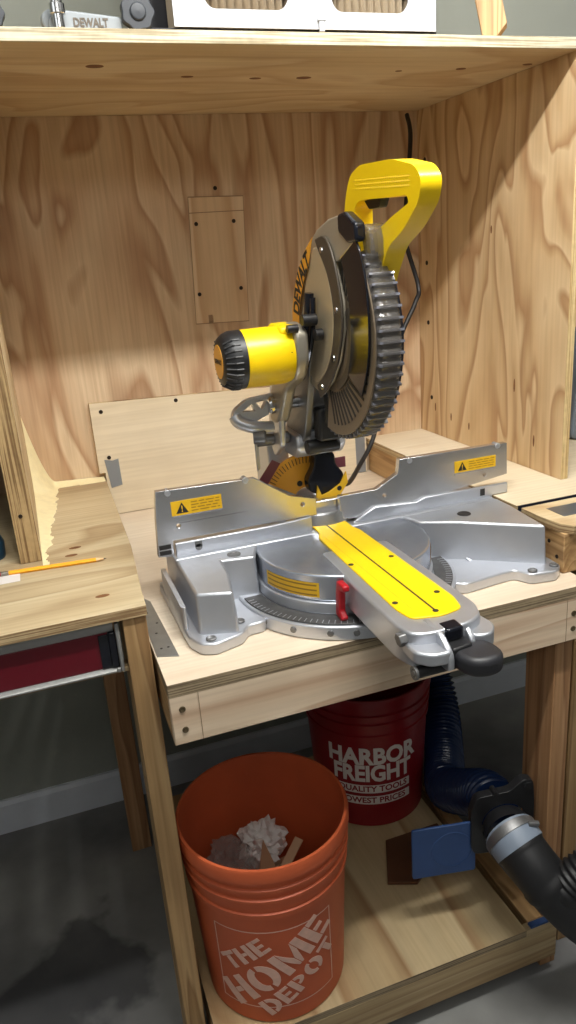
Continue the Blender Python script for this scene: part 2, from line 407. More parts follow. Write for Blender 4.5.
# inset access patch in the back panel
patch = holes_plate([(0.435, 1.425), (0.578, 1.420), (0.590, 1.727), (0.448, 1.730)], [rrect(0.468, 0.482, 1.423, 1.445, 0.004)],
                    lambda u, v, w: (u, 1.9718-w, v), 0.0016)
pt = build('access_patch', patch, M['patch_ply'], hutch, label='rectangular plywood patch let into the back panel')
bm = bmesh.new(); box(bm, 0.447, 0.5895, 1.9698, 1.9703, 1.692, 1.694)
for q_ in ((0.435,1.425,0.448,1.730),(0.578,1.420,0.590,1.727)):
    prism(bm, [(q_[0]-0.0005,q_[1]),(q_[0]+0.0005,q_[1]),(q_[2]+0.0005,q_[3]),(q_[2]-0.0005,q_[3])], 'Y', 1.9698, 1.9703)
prism(bm, [(0.448,1.729),(0.590,1.726),(0.590,1.728),(0.448,1.731)], 'Y', 1.9698, 1.9703)
prism(bm, [(0.435,1.424),(0.578,1.419),(0.578,1.421),(0.435,1.426)], 'Y', 1.9698, 1.9703)
box(bm, 0.470, 0.480, 1.9712, 1.9716, 1.425, 1.444); build('patch_seam', bm, M['line'], pt)
def discs(parent, name, pts, axis, mt, r=0.004, dep=0.003, n=14):
    for p in pts:
        bm = bmesh.new(); lathe(bm, p, axis, [(0, r), (dep*0.7, r), (dep, r*0.75), (dep*0.6, r*0.45), (dep*0.6, 0.0001)], n=n)
        build(name, bm, mt, parent, smooth=True)
discs(hutch, 'screw', [(0.462, 1.9704, 1.667), (0.560, 1.9704, 1.669), (0.452, 1.9704, 1.498), (0.564, 1.9704, 1.505), (0.520, 1.972, 1.748)], (0, -1, 0), M['screw'], 0.005, 0.0015)
discs(hutch, 'screw', [(1.088, 1.93, 1.79), (1.088, 1.925, 1.53), (1.088, 1.92, 1.37), (1.088, 1.905, 1.16)], (-1, 0, 0), M['screw'], 0.006, 0.0018)
discs(hutch, 'screw', [(-0.055, 1.43, 1.42), (-0.058, 1.43, 1.15)], (0, -1, 0), M['screw'], 0.004, 0.0015)
for x, y, rx, ry in ((0.20, 1.49, 0.026, 0.020), (0.62, 1.58, 0.026, 0.018), (0.38, 1.57, 0.02, 0.012), (0.52, 1.585, 0.02, 0.012), (0.93, 1.50, 0.018, 0.014), (1.06, 1.46, 0.018, 0.012), (0.80, 1.52, 0.012, 0.008), (1.12, 1.44, 0.018, 0.012)):
    bm = bmesh.new(); lathe(bm, (0, 0, 1.9053+(y-1.335)*0.0142), (0, 0, -1), [(0, 1), (0.0006, 1), (0.0008, 0.5), (0.0008, 0.0001)], n=20)
    for v in bm.verts: v.co.x = v.co.x*rx*0.6+x; v.co.y = v.co.y*ry*0.6+y
    build('knot', bm, M['knot'], hutch, smooth=True)

for y, z, hz in ((1.885, 1.135, 0.012), (1.80, 1.12, 0.011), (1.71, 1.11, 0.010), (1.435, 1.125, 0.014), (1.515, 1.245, 0.016), (1.62, 1.60, 0.009)):
    bm = bmesh.new(); lathe(bm, (1.088, 0, 0), (-1, 0, 0), [(0, 1), (0.0005, 1), (0.0007, 0.0001)], n=14)
    for v in bm.verts: v.co.y = v.co.y*0.0028+y; v.co.z = v.co.z*hz+z
    build('pitch_pocket', bm, M['knot'], hutch, smooth=True)

# ------------------------------------------------------------------ left workbench
lb = thing('left_workbench', (-0.3, 1.5, 0), 'wooden workbench with plywood top to the left of the saw bench', 'workbench')
bm = bmesh.new(); fs = prism(bm, [(-1.5, 1.132), (0.117, 1.132), (0.120, 1.20), (0.135, 1.42), (0.147, 1.971), (-1.5, 1.971)], 'Z', 1.037, 1.055)
for f in fs:
    f.normal_update()
    if abs(f.normal.z) < 0.5: f.material_index = 1
build('countertop', bm, [M['counter_ply'], M['edge_z']], lb, bev=0.0008)
build('leg', B((0.076, 0.115, 1.137, 1.226, 0.0, 1.037)), M['pine_z'], lb, bev=0.002, label='front leg of the bench, pale lumber')
build('leg', B((0.050, 0.104, 1.80, 1.838, 0.0, 1.037)), M['fir_z'], lb, bev=0.002)
build('leg', B((-1.45, -1.41, 1.137, 1.226, 0.0, 1.037)), M['pine_z'], lb, bev=0.002)
build('rail', B((-1.41, 0.05, 1.80, 1.838, 0.948, 1.037)), M['pine_x'], lb, bev=0.002)
build('cleat', B((-1.41, 0.076, 1.152, 1.18, 0.934, 0.9415)), M['rail'], lb, bev=0.001)
for x, y in ((0.02, 1.43), (0.055, 1.205), (0.03, 1.47)):
    bm = bmesh.new(); lathe(bm, (0, 0, 1.0550), (0, 0, 1), [(0, 1), (0.0003, 1), (0.0004, 0.0001)], n=18)
    for v in bm.verts: v.co.x = v.co.x*0.012+x; v.co.y = v.co.y*0.006+y
    build('knot', bm, M['knot'], lb, smooth=True)

# spirit level lying in the slot under the counter
lv = thing('spirit_level', (-0.3, 1.16, 0.942), 'long maroon and silver box level lying under the left counter', 'level')
build('web', B((-1.1, 0.050, 1.148, 1.170, 0.9497, 1.0143)), M['levelred'], lv, bev=0.001)
bm = bmesh.new(); prism(bm, [(1.140, 1.0345), (1.140, 1.0285), (1.148, 1.0145), (1.172, 1.0145), (1.178, 1.0345)], 'X', -1.1, 0.060)
build('flange', bm, M['levelgrey'], lv, bev=0.001)
bm = bmesh.new(); prism(bm, [(1.140, 0.942), (1.140, 0.9455), (1.148, 0.9495), (1.172, 0.9495), (1.178, 0.942)], 'X', -1.1, 0.060)
build('flange', bm, M['levelgrey'], lv, bev=0.001)
build('end_cap', B((0.0505, 0.062, 1.143, 1.176, 0.9497, 1.0143)), M['blackgloss'], lv, bev=0.002, label='black end cap')
build('grip_insert', B((0.034, 0.050, 1.1455, 1.1475, 0.9515, 1.012)), M['blackgloss'], lv, bev=0.0005)
bm = bmesh.new(); box(bm, 0.0625, 0.069, 1.139, 1.150, 0.942, 1.03); box(bm, 0.056, 0.0625, 1.1385, 1.1425, 0.942, 0.950)
build('end_strap', bm, M['levelgrey'], lv, bev=0.0015)

# pencil on the counter
pa, pb = Vector((-0.115, 1.388, 1.0592)), Vector((0.080, 1.368, 1.0592))
pd = (pb-pa).normalized()
pc = thing('pencil', (pa.x, pa.y, 1.0552), 'yellow hexagonal pencil lying on the left plywood counter', 'pencil')
bm = bmesh.new(); lathe(bm, pa, pd, [(0.02, 0.0042), (0.178, 0.0042)], n=6); build('shaft', bm, M['pencil'], pc)
bm = bmesh.new(); lathe(bm, pa, pd, [(0.178, 0.0042), (0.192, 0.0013)], n=12); build('sharpened_wood', bm, M['pencilw'], pc, smooth=True)
bm = bmesh.new(); lathe(bm, pa, pd, [(0.192, 0.0013), (0.197, 0.0003)], n=8); build('lead', bm, M['graphite'], pc, smooth=True)
bm = bmesh.new(); lathe(bm, pa, pd, [(0.006, 0.004), (0.012, 0.0043), (0.014, 0.0039), (0.0195, 0.0041)], n=12); build('ferrule', bm, M['steel'], pc, smooth=True)
bm = bmesh.new(); lathe(bm, pa, pd, [(0.0, 0.0036), (0.006, 0.0038)], n=12); build('eraser', bm, M['redp'], pc, smooth=True)
q = build('paper_strip', B((-0.20, -0.076, 1.345, 1.383, 1.0553, 1.0558)), M['white'])
tag(q, 'white paper strip at the left edge of the counter under the pencil', 'paper')

# sawdust drift in the corner
bm = bmesh.new(); nu, nv = 130, 60; grid = []
for i in range(nu+1):
    row = []
    for j in range(nv+1):
        x = -0.0340+0.178*j/nv; y = 1.40+0.570*i/nu
        dx = x+0.0340; dy = 1.971-y
        t = (y-1.40)/0.571
        wv = 0.010+0.052*t+0.009*noise.noise((x*6, y*14, 1.0))+0.008*noise.noise((0.3, y*38, 4.0))
        wb = 0.030+0.012*noise.noise((x*20, 3.3, 1.0))
        h = 0.0
        a = max(0.0, 1-dx/max(wv, 0.004)); b_ = max(0.0, 1-dy/wb)
        h = 0.020*t*a**1.6+0.014*b_**1.7*(0.4+0.6*max(0, 1-dx/0.17))+0.16*(max(0, 1-dx/0.055)**1.7*max(0, 1-dy/0.10)**1.5)
        z = 1.0545+h+(0.0011 if (a > 0 or b_ > 0) else -0.002)+0.0006*noise.noise((x*90, y*90, 0))
        row.append(bm.verts.new((x, y, z)))
    grid.append(row)
for i in range(nu):
    for j in range(nv):
        q4 = (grid[i][j], grid[i][j+1], grid[i+1][j+1], grid[i+1][j])
        if max(v.co.z for v in q4) > 1.0552: bm.faces.new(q4)
q = build('sawdust', bm, M['saw_dust'], smooth=True, ang=80)
tag(q, 'pale sawdust drifted along the hutch corner on the left counter', 'sawdust', kind='stuff')

# ------------------------------------------------------------------ right workbench
rb = thing('right_workbench', (1.3, 1.5, 0), 'wooden workbench with plywood top and metal track to the right of the saw', 'workbench')
bm = bmesh.new(); fs = prism(bm, [(0.905, 1.275), (0.912, 1.20), (0.925, 1.12), (0.945, 1.088), (2.3, 1.088), (2.3, 1.222), (0.913, 1.222)][:0] or
                             [(0.902, 1.222), (0.902, 1.16), (0.908, 1.110), (0.922, 1.088), (2.3, 1.088), (2.3, 1.222)], 'Z', 1.037, 1.055)
for f in fs:
    f.normal_update()
    if abs(f.normal.z) < 0.5: f.material_index = 1
build('countertop', bm, [M['shelf_ply'], M['edge_z']], rb, bev=0.0008)
ply('countertop', (0.902, 2.3, 1.238, 1.971, 1.037, 1.055), 'Z', M['pale_ply'], M['edge_z'], rb)
bm = bmesh.new(); box(bm, 0.905, 2.3, 1.2225, 1.2375, 1.041, 1.0445); box(bm, 0.905, 2.3, 1.2225, 1.2255, 1.0445, 1.0545); box(bm, 0.905, 2.3, 1.2345, 1.2375, 1.0445, 1.0545)
build('track_channel', bm, M['trackslot'], rb)
build('metal_strip', B((0.940, 2.3, 1.138, 1.192, 1.0551, 1.0562)), M['track'], rb, bev=0.0004)
build('leg', B((0.948, 0.986, 1.098, 1.187, 0.0, 1.037)), M['pine_z'], rb, bev=0.002)
build('side_board', B((0.909, 0.947, 1.096, 1.965, 0.956, 1.037)), M['raily'], rb, bev=0.0015)
build('apron', B((0.986, 2.3, 1.098, 1.136, 0.948, 1.037)), M['pine_x'], rb, bev=0.002)
build('leg', B((2.2, 2.238, 1.137, 1.226, 0.0, 0.948)), M['pine_z'], rb, bev=0.002)
discs(rb, 'screw', [(0.909, 1.14, 1.01), (0.909, 1.115, 0.985)], (-1, 0, 0), M['screw'], 0.004, 0.0015)

# ------------------------------------------------------------------ saw bench
sb = thing('saw_bench', (0.5, 1.5, 0), 'low plywood and lumber bench carrying the miter saw', 'workbench')
ply('bench_top', (0.121, 0.928, 1.039, 1.971, 0.932, 0.950+0.005), 'Z', M['bench_ply'], M['edge_zd'], sb)
ap = build('apron', B((0.1215, 0.928, 1.0395, 1.0580, 0.843, 0.9315)), M['pine_x'], sb, bev=0.0015)
for x in (0.1675, 0.876): build('pencil_mark', B((x, x+0.0008, 1.0388, 1.0394, 0.8435, 0.931)), M['line'], ap)
discs(ap, 'screw', [(0.140, 1.0395, 0.907), (0.141, 1.0395, 0.869), (0.892, 1.0395, 0.900), (0.892, 1.0395, 0.868)], (0, -1, 0), M['zinc'], 0.0055, 0.0018)
build('side_rail', B((0.1215, 0.1595, 1.0585, 1.97, 0.843, 0.9315)), M['raily'], sb, bev=0.0015)
build('side_rail', B((0.868, 0.906, 1.149, 1.97, 0.843, 0.9315)), M['raily'], sb, bev=0.0015)
build('leg', B((0.870, 0.910, 1.0585, 1.148, 0.0, 0.9315)), M['fir_z'], sb, bev=0.002)
build('leg', B((0.1220, 0.160, 1.86, 1.949, 0.0, 0.842)), M['fir_z'], sb, bev=0.002)
build('leg', B((0.870, 0.910, 1.86, 1.949, 0.0, 0.842)), M['fir_z'], sb, bev=0.002)
bm = bmesh.new(); fs = box(bm, 0.125, 0.815, 1.0395, 1.80, 0.131, 0.149)
for f in fs:
    f.normal_update()
    if abs(f.normal.z) < 0.5: f.material_index = 1
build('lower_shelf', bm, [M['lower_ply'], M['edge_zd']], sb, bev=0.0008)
build('shelf_rail', B((0.125, 0.895, 1.0395, 1.0580, 0.045, 0.1305)), M['rail'], sb, bev=0.0015)
build('shelf_rail', B((0.8310, 0.8690, 1.0585, 1.80, 0.062, 0.1495)), M['raily'], sb, bev=0.0015)
build('shelf_rail', B((0.815, 0.895, 1.0395, 1.0580, 0.131, 0.149)), M['rail'], sb, bev=0.001)
build('shelf_rail', B((0.1255, 0.1635, 1.0585, 1.85, 0.045, 0.1305)), M['raily'], sb, bev=0.0015)

# galvanised gusset plate lying on the bench edge
bm = bmesh.new(); prism(bm, [(0.123, 1.136), (0.158, 1.122), (0.150, 1.36), (0.140, 1.38), (0.124, 1.36)], 'Z', 0.9552, 0.9568)
for hx, hy in ((0.135, 1.16), (0.147, 1.16), (0.137, 1.22), (0.145, 1.26), (0.135, 1.31)):
    lathe(bm, (hx, hy, 0.9568), (0, 0, 1), [(0, 0.0025), (0.0004, 0.0022), (0.0004, 0.0001)], n=10, mi=1)
q = build('metal_plate', bm, [M['sheet'], M['slot']], bev=0.0004)
tag(q, 'thin grey perforated steel plate lying on the left end of the saw bench', 'metal plate')

# pale plywood board fixed behind the saw
bb = thing('plywood_backboard', (0.5, 1.95, 0.956), 'pale plywood board standing against the hutch back behind the saw', 'board')
bm = bmesh.new(); fs = prism(bm, [(0.148, 0.9565), (0.898, 0.9565), (0.898, 1.232), (0.133, 1.257), (0.133, 1.0725), (0.148, 1.0725)], 'Y', 1.955, 1.9715)
for f in fs:
    f.normal_update()
    if abs(f.normal.y) < 0.5: f.material_index = 1
build('board', bm, [M['pale_ply'], M['edge_z']], bb, bev=0.0008)
discs(bb, 'screw', [(0.160, 1.955, 1.233), (0.355, 1.955, 1.238), (0.163, 1.955, 1.112), (0.62, 1.955, 1.22), (0.86, 1.955, 1.21)], (0, -1, 0), M['screw'], 0.0052, 0.0018)
def tape(name, pts, y0, y1, lab):
    bm = bmesh.new(); prism(bm, pts, 'Y', y0, y1); o = build(name, bm, M['tape'], bev=0.0002); tag(o, lab, 'tape', 'duct tape patches on the backboard'); return o
tape('duct_tape', [(0.150, 1.108), (0.170, 1.103), (0.186, 1.106), (0.187, 1.035), (0.158, 1.030)], 1.9535, 1.9548, 'grey duct tape patch on the lower left corner of the pale backboard')
tape('duct_tape', [(0.862, 1.15), (0.892, 1.152), (0.893, 0.957), (0.864, 0.957)], 1.9535, 1.9548, 'vertical grey duct tape strip at the right end of the pale backboard')

# ------------------------------------------------------------------ MITER SAW
saw = thing('miter_saw', (0.53, 1.27, 0.9555), 'large yellow and silver compound miter saw on the plywood bench', 'miter saw')
TZ = 1.055
# --- base casting: two blocks, feet and scale ring
def slab(name, pts, z0, z1, mt, bev=0.003, parent=saw, **k):
    bm = bmesh.new(); prism(bm, roundpoly(pts, 0.008, 3), 'Z', z0, z1); return build(name, bm, mt, parent, bev=bev, **k)
cx, cy = 0.511, 1.238
bm = bmesh.new()
# left block with sloping front
def block(bm, top, bot, z0, zt):
    vt = [bm.verts.new((p[0], p[1], z)) for p, z in zip(top, zt)]; vb = [bm.verts.new((p[0], p[1], z0)) for p in bot]; n = len(top)
    bm.faces.new(vt); bm.faces.new(vb[::-1])
    for i in range(n): bm.faces.new((vt[i], vt[(i+1) % n], vb[(i+1) % n], vb[i]))
block(bm, [(0.200, 1.302), (0.203, 1.150), (0.262, 1.128), (0.275, 1.200), (0.276, 1.258), (0.338, 1.246), (0.36, 1.302)],
      [(0.196, 1.345), (0.199, 1.135), (0.264, 1.114), (0.282, 1.190), (0.284, 1.248), (0.34, 1.236), (0.36, 1.345)], 0.958,
      [TZ, 1.048, 1.048, TZ-0.002, TZ+0.001, TZ, TZ])
build('base_block', bm, M['cast'], saw, bev=0.005, seg=3)
bm = bmesh.new()
block(bm, [(0.670, 1.302), (0.684, 1.256), (0.752, 1.218), (0.882, 1.118), (0.897, 1.250), (0.897, 1.302)],
      [(0.668, 1.345), (0.684, 1.248), (0.752, 1.208), (0.882, 1.108), (0.902, 1.25), (0.902, 1.345)], 0.958,
      [TZ, TZ, TZ, TZ-0.001, TZ-0.001, TZ])
build('base_block', bm, M['cast'], saw, bev=0.005, seg=3)
slab('foot', [(0.176, 1.40), (0.180, 1.14), (0.194, 1.106), (0.218, 1.096), (0.268, 1.112), (0.284, 1.135), (0.314, 1.137), (0.325, 1.151), (0.345, 1.22), (0.25, 1.40)], 0.9556, 0.977, M['cast'])
slab('foot', [(0.680, 1.12), (0.70, 1.104), (0.780, 1.114), (0.812, 1.116), (0.826, 1.084), (0.878, 1.075), (0.902, 1.095), (0.904, 1.13), (0.902, 1.33), (0.72, 1.33)], 0.9556, 0.977, M['cast'])
discs(saw, 'bolt', [(0.214, 1.115, 0.977), (0.275, 1.155, 0.977), (0.888, 1.097, 0.977), (0.838, 1.095, 0.977)], (0, 0, 1), M['cast_dk'], 0.009, 0.004)
slab('side_rib', [(0.178, 1.36), (0.178, 1.17), (0.187, 1.165), (0.187, 1.36)], 0.960, 1.02, M['cast'], bev=0.002)
# recessed bolt hole in left block, hole on right deck
bm = bmesh.new(); lathe(bm, (0.305, 1.272, TZ+0.0008), (0, 0, 1), [(0, 0.013), (0.0012, 0.013), (0.0012, 0.008), (0.0004, 0.007), (0.0004, 0.0001)], n=20)
build('bolt_recess', bm, M['cast_dk'], saw, smooth=True)
bm = bmesh.new(); lathe(bm, (0.785, 1.250, TZ+0.0003), (0, 0, 1), [(0, 0.014), (0.0012, 0.013), (0.0008, 0.010), (0.0006, 0.0001)], n=20)
build('bolt_recess', bm, M['slot'], saw, smooth=True)
bm = bmesh.new(); prism(bm, [(0.305, 1.235), (0.318, 1.220), (0.3165, 1.2185), (0.3035, 1.2335)], 'Z', TZ-0.001, TZ+0.001); bm.free()
bm = bmesh.new(); prism(bm, [(1.190, 0.977), (1.228, 0.988), (1.228, 0.977)], 'X', 0.760, 0.768) 
build('web_rib', bm, M['cast'], saw, bev=0.001)
# lower hub drum (base ring) and miter scale
def arc(c, r, a0, a1, n): return [(c[0]+r*math.cos(math.radians(a0+(a1-a0)*k/n)), c[1]+r*math.sin(math.radians(a0+(a1-a0)*k/n))) for k in range(n+1)]
bm = bmesh.new(); prism(bm, arc((cx, cy), 0.212, 180, 360, 40)+[(0.723, 1.33), (0.299, 1.33)], 'Z', 0.9556, 0.982)
build('base_ring', bm, M['cast'], saw, bev=0.003, seg=2)
bm = bmesh.new(); prism(bm, arc((cx, cy), 0.206, 183, 357, 40)+arc((cx, cy), 0.172, 357, 183, 40), 'Z', 0.982, 0.9850)
sc = build('miter_scale', bm, M['scale_dk'], saw, bev=0.0006, label='grey arc-shaped degree scale')
bm = bmesh.new()
for a in range(188, 355, 3):
    t = math.radians(a); l = 0.012 if a % 15 else 0.018
    u = Vector((math.cos(t), math.sin(t), 0)); p = Vector((cx, cy, 0)); w = Vector((-u.y, u.x, 0))*0.0007
    P4 = [p+u*(0.205)+w, p+u*(0.205)-w, p+u*(0.205-l)-w, p+u*(0.205-l)+w]
    vs = [bm.verts.new((q.x, q.y, 0.9853)) for q in P4]; bm.faces.new(vs)
build('degree_marks', bm, M['cast'], sc)
bm = bmesh.new()
bm.free()
for a in (205, 222, 240, 252):
    t = math.radians(a); r = 0.213; bm = bmesh.new()
    lathe(bm, (cx+(r-0.002)*math.cos(t), cy+(r-0.002)*math.sin(t), 0.970), (math.cos(t), math.sin(t), 0), [(0, 0.006), (0.003, 0.006), (0.0035, 0.004)], n=8)
    build('detent_stud', bm, M['cast_dk'], saw, bev=0.0005)
# turntable: half drum with flat top
tt_pts = arc((cx, cy), 0.169, 158, 382, 60)
bm = bmesh.new(); prism(bm, tt_pts, 'Z', 0.9835, 1.005)
build('turntable_skirt', bm, M['cast'], saw, bev=0.002)
bm = bmesh.new(); prism(bm, arc((cx, cy), 0.165, 158, 382, 60), 'Z', 1.005, TZ)
tt = build('turntable', bm, M['table'], saw, bev=0.004, seg=3)
# curved stickers on the drum
def curved_label(name, r, a0, a1, z0, z1, mt, parent, rows=3):
    bm = bmesh.new(); n = 16
    for (rr, zz0, zz1, mi, b0, b1) in [(r+0.0008, z0, z1, 0, a0, a1)]+[(r+0.0011, z0+(z1-z0)*(k+0.3)/rows, z0+(z1-z0)*(k+0.62)/rows, 1, a0+1.5, a1-1.5) for k in range(rows)]:
        top = []; bot = []
        for k in range(n+1):
            t = math.radians(b0+(b1-b0)*k/n); top.append(bm.verts.new((cx+rr*math.cos(t), cy+rr*math.sin(t), zz1))); bot.append(bm.verts.new((cx+rr*math.cos(t), cy+rr*math.sin(t), zz0)))
        for k in range(n): f = bm.faces.new((bot[k], bot[k+1], top[k+1], top[k])); f.material_index = mi
    return build(name, bm, [mt, M['lab_line']], parent)
M['lab_line'] = plain('sticker_print', (150,112,30), 0.5)
curved_label('warning_sticker', 0.165, 190, 232, 1.013, 1.040, M['yellow_lab'], tt)
curved_label('warning_sticker', 0.165, 327, 340, 1.012, 1.045, M['orange_lab'], tt)
# fixed deck and fixed fence
build('rear_deck', B((0.20, 0.895, 1.303, 1.42, 0.958, TZ-0.0005)), M['cast'], saw, bev=0.003)
bm = bmesh.new()
prism(bm, [(0.206, TZ-0.004), (0.482, TZ-0.004), (0.482, 1.084), (0.45, 1.082), (0.40, 1.080), (0.206, 1.080)], 'Y', 1.319, 1.3265)
prism(bm, [(0.566, TZ-0.003), (0.62, 1.079), (0.715, 1.073), (0.735, 1.080), (0.937, 1.079), (0.937, 1.057), (0.899, 1.0565), (0.899, TZ-0.006), (0.60, TZ-0.006)], 'Y', 1.319, 1.3265)
build('fixed_fence', bm, M['cast'], saw, bev=0.002)
bm = bmesh.new(); box(bm, 0.243, 0.257, 1.3182, 1.3195, 1.066, 1.078); lathe(bm, (0.25, 1.3182, 1.066), (0, 1, 0), [(0, 0.007), (0.0013, 0.007)], n=16)
build('fence_slot', bm, M['cast_dk'], saw, bev=0.0005)
build('fence_slot', B((0.868, 0.879, 1.3180, 1.3192, 1.060, 1.075)), M['slot'], saw)
# rear drum between fences
bm = bmesh.new(); lathe(bm, (0.523, 1.395, 0.96), (0, 0, 1), [(0, 0.074), (0.118, 0.074), (0.124, 0.070), (0.126, 0.05), (0.126, 0.0001)], n=36)
build('pivot_hub', bm, M['fence'], saw, smooth=True)
build('rear_bridge', B((0.470, 0.600, 1.345, 1.362, TZ, 1.104)), M['fence'], saw, bev=0.003, label='bright metal web between the two fences')
# sliding fences
def fence(pts, holes, x_lab, parent, mirror=False):
    bm = holes_plate(pts, holes, lambda u, v, w: (u, 1.327+w, v), 0.014)
    return build('sliding_fence', bm, M['fence'], parent, bev=0.0012)
def circ2(x, z, r, n=14): return [(x+r*math.cos(2*PI*k/n), z+r*math.sin(2*PI*k/n)) for k in range(n)]
Y0 = 1.327
fl = fence([(0.182, 1.178), (0.378, 1.178), (0.446, 1.132), (0.500, 1.118), (0.500, 1.083), (0.42, 1.083), (0.200, 1.081), (0.176, 1.052), (0.172, 1.06)][0:0] or
           [(0.183, 1.184), (0.374, 1.179), (0.444, 1.131), (0.496, 1.117), (0.496, 1.083), (0.204, 1.084), (0.204, 1.052), (0.173, 1.056), (0.177, 1.13)],
           [circ2(0.218, 1.112, 0.004), circ2(0.467, 1.110, 0.004)], None, saw)
fr_ = fence([(0.546, 1.112), (0.628, 1.113), (0.678, 1.139), (0.682, 1.168), (0.938, 1.165), (0.940, 1.096), (0.772, 1.076), (0.690, 1.064), (0.590, 1.058), (0.548, 1.066)],
            [circ2(0.646, 1.098, 0.0045), circ2(0.884, 1.103, 0.0045)], None, saw)
for x in (0.205, 0.355):
    bm = bmesh.new(); lathe(bm, (x, Y0+0.014, 1.178), (0, -1, 0), [(-0.002, 0.006), (0.0155, 0.006)], n=14)
    build('fence_stud', bm, M['cast'], fl, bev=0.0006)
for x in (0.705, 0.915):
    bm = bmesh.new(); lathe(bm, (x, Y0+0.014, 1.162), (0, -1, 0), [(-0.002, 0.006), (0.0155, 0.006)], n=14)
    build('fence_stud', bm, M['cast'], fr_, bev=0.0006)
# black end grips at far left
bm = bmesh.new(); box(bm, 0.1765, 0.199, Y0-0.001, Y0, 1.076-0.006, 1.0815-0.003); box(bm, 0.1765, 0.199, Y0-0.001, Y0, 1.059, 1.067)
build('scale_decal', bm, M['slot'], fl)
def warn(x0, x1, z0, z1, parent):
    s = build('warning_sticker', B((x0, x1, Y0-0.0010, Y0-0.0002, z0, z1)), M['yellow_lab'], parent, label='yellow warning sticker')
    bm = bmesh.new(); h = z1-z0; c = x0+h*0.72; 
    prism(bm, [(c-h*0.42, z0+h*0.14), (c+h*0.42, z0+h*0.14), (c, z1-h*0.12)], 'Y', Y0-0.0014, Y0-0.0010)
    build('warning_triangle', bm, M['slot'], s)
    bm = text_bm('!', h*0.62, lambda u, v, w: (c+u, Y0-0.0015-w, z0+h*0.42+v), bold=0.0002, depth=0.0003)
    build('exclamation_mark', bm, M['yellow_lab'], s)
    bm = bmesh.new()
    for k in range(4):
        zz = z1-h*(0.20+0.2*k); x = x0+h*1.35
        while x < x1-h*0.25:
            l = random.uniform(0.3, 0.7)*h; box(bm, x, min(x+l, x1-h*0.15), Y0-0.0013, Y0-0.0010, zz-h*0.03, zz+h*0.03); x += l+h*0.12
    build('fine_print', bm, M['lab_line'], s)
warn(0.208, 0.305, 1.132, 1.160, fl); warn(0.810, 0.910, 1.118, 1.143, fr_)
bm = bmesh.new(); box(bm, 0.810, 0.910, Y0-0.002, Y0, 1.112, 1.1155); build('sticker_ledge', bm, M['fence'], fr_)
bm = bmesh.new(); box(bm, 0.208, 0.305, Y0-0.002, Y0, 1.1265, 1.130); build('sticker_ledge', bm, M['fence'], fl)
# --- miter arm with yellow kerf plate
bm = bmesh.new()
prism(bm, roundpoly([(0.450, 1.20), (0.4455, 1.05), (0.441, 0.885), (0.450, 0.850), (0.478, 0.840), (0.542, 0.844), (0.570, 0.860), (0.583, 0.895), (0.585, 1.05), (0.584, 1.20)], 0.012, 4), 'Z', 1.000, TZ+0.0005)
arm = build('miter_arm', bm, M['cast'], saw, bev=0.004, seg=3)
kp = bmesh.new()
prism(kp, roundpoly([(0.487, 1.372), (0.485, 1.29), (0.474, 1.27), (0.4635, 0.925), (0.470, 0.888), (0.514, 0.877), (0.554, 0.886), (0.563, 0.925), (0.562, 1.27), (0.556, 1.29), (0.558, 1.372)], 0.010, 4), 'Z', TZ+0.0005, TZ+0.0035)
kerf = build('kerf_plate', kp, M['yellow_paint'], arm, bev=0.0012, label='yellow kerf plate with a saw slot down its middle')
build('kerf_slot', B((0.5120, 0.5150, 0.894, 1.36, TZ+0.0034, TZ+0.0040)), M['slot'], kerf)
bm = bmesh.new(); box(bm, 0.4845, 0.4853, 0.915, 1.27, TZ+0.0034, TZ+0.0037); build('kerf_groove', bm, M['yellow_lab'], kerf)
for x, y in ((0.472, 0.945), (0.474, 1.115), (0.548, 0.950), (0.552, 1.115), (0.5135, 0.894), (0.512, 1.335)):
    bm = bmesh.new(); lathe(bm, (x, y, TZ+0.0034), (0, 0, 1), [(0, 0.0048), (0.0006, 0.0048), (0.0007, 0.0001)], n=14)
    build('kerf_screw', bm, M['slot'], kerf)
# arm nose: lugs, thumb latch and lock handle
bm = bmesh.new()
prism(bm, roundpoly([(0.446, 0.885), (0.442, 0.832), (0.460, 0.812), (0.492, 0.808), (0.500, 0.868)], 0.01, 4), 'Z', 1.018, 1.038)
build('arm_lug', bm, M['cast'], arm, bev=0.004, seg=3)
bm = bmesh.new()
prism(bm, roundpoly([(0.535, 0.880), (0.540, 0.832), (0.566, 0.825), (0.588, 0.850), (0.582, 0.905)], 0.012, 4), 'Z', 1.014, 1.040)
build('arm_lug', bm, M['cast'], arm, bev=0.004, seg=3)
bm = bmesh.new(); prism(bm, roundpoly([(0.885, TZ+0.004), (0.835, 1.054), (0.808, 1.034), (0.806, 1.006), (0.885, 1.002)], 0.010, 4), 'X', 0.484, 0.494)
build('arm_cheek', bm, M['cast'], arm, bev=0.003, seg=3)
bm = bmesh.new(); prism(bm, roundpoly([(0.885, TZ+0.002), (0.850, 1.052), (0.828, 1.036), (0.828, 1.008), (0.885, 1.002)], 0.008, 4), 'X', 0.533, 0.542)
build('arm_cheek', bm, M['cast'], arm, bev=0.003, seg=3)
bm = bmesh.new(); cyl(bm, (0.436, 0.868, 1.040), (0.456, 0.868, 1.042), 0.011, n=6)
build('latch_bolt', bm, M['cast_dk'], arm, bev=0.0015)
bm = bmesh.new(); cyl(bm, (0.444, 0.835, 1.002), (0.518, 0.835, 1.002), 0.009, n=18); build('handle_shaft', bm, M['black'], arm, smooth=True)
bm = bmesh.new(); lathe(bm, (0.443, 0.835, 1.002), (1, 0, 0), [(0, 0.006), (0, 0.0105), (0.004, 0.0105)], n=16, cap=(False, False)); lathe(bm, (0.4435, 0.835, 1.002), (-1, 0, 0), [(0, 0.005), (0.001, 0.0045)], n=12)
build('shaft_cap', bm, M['cast_dk'], arm, smooth=True)
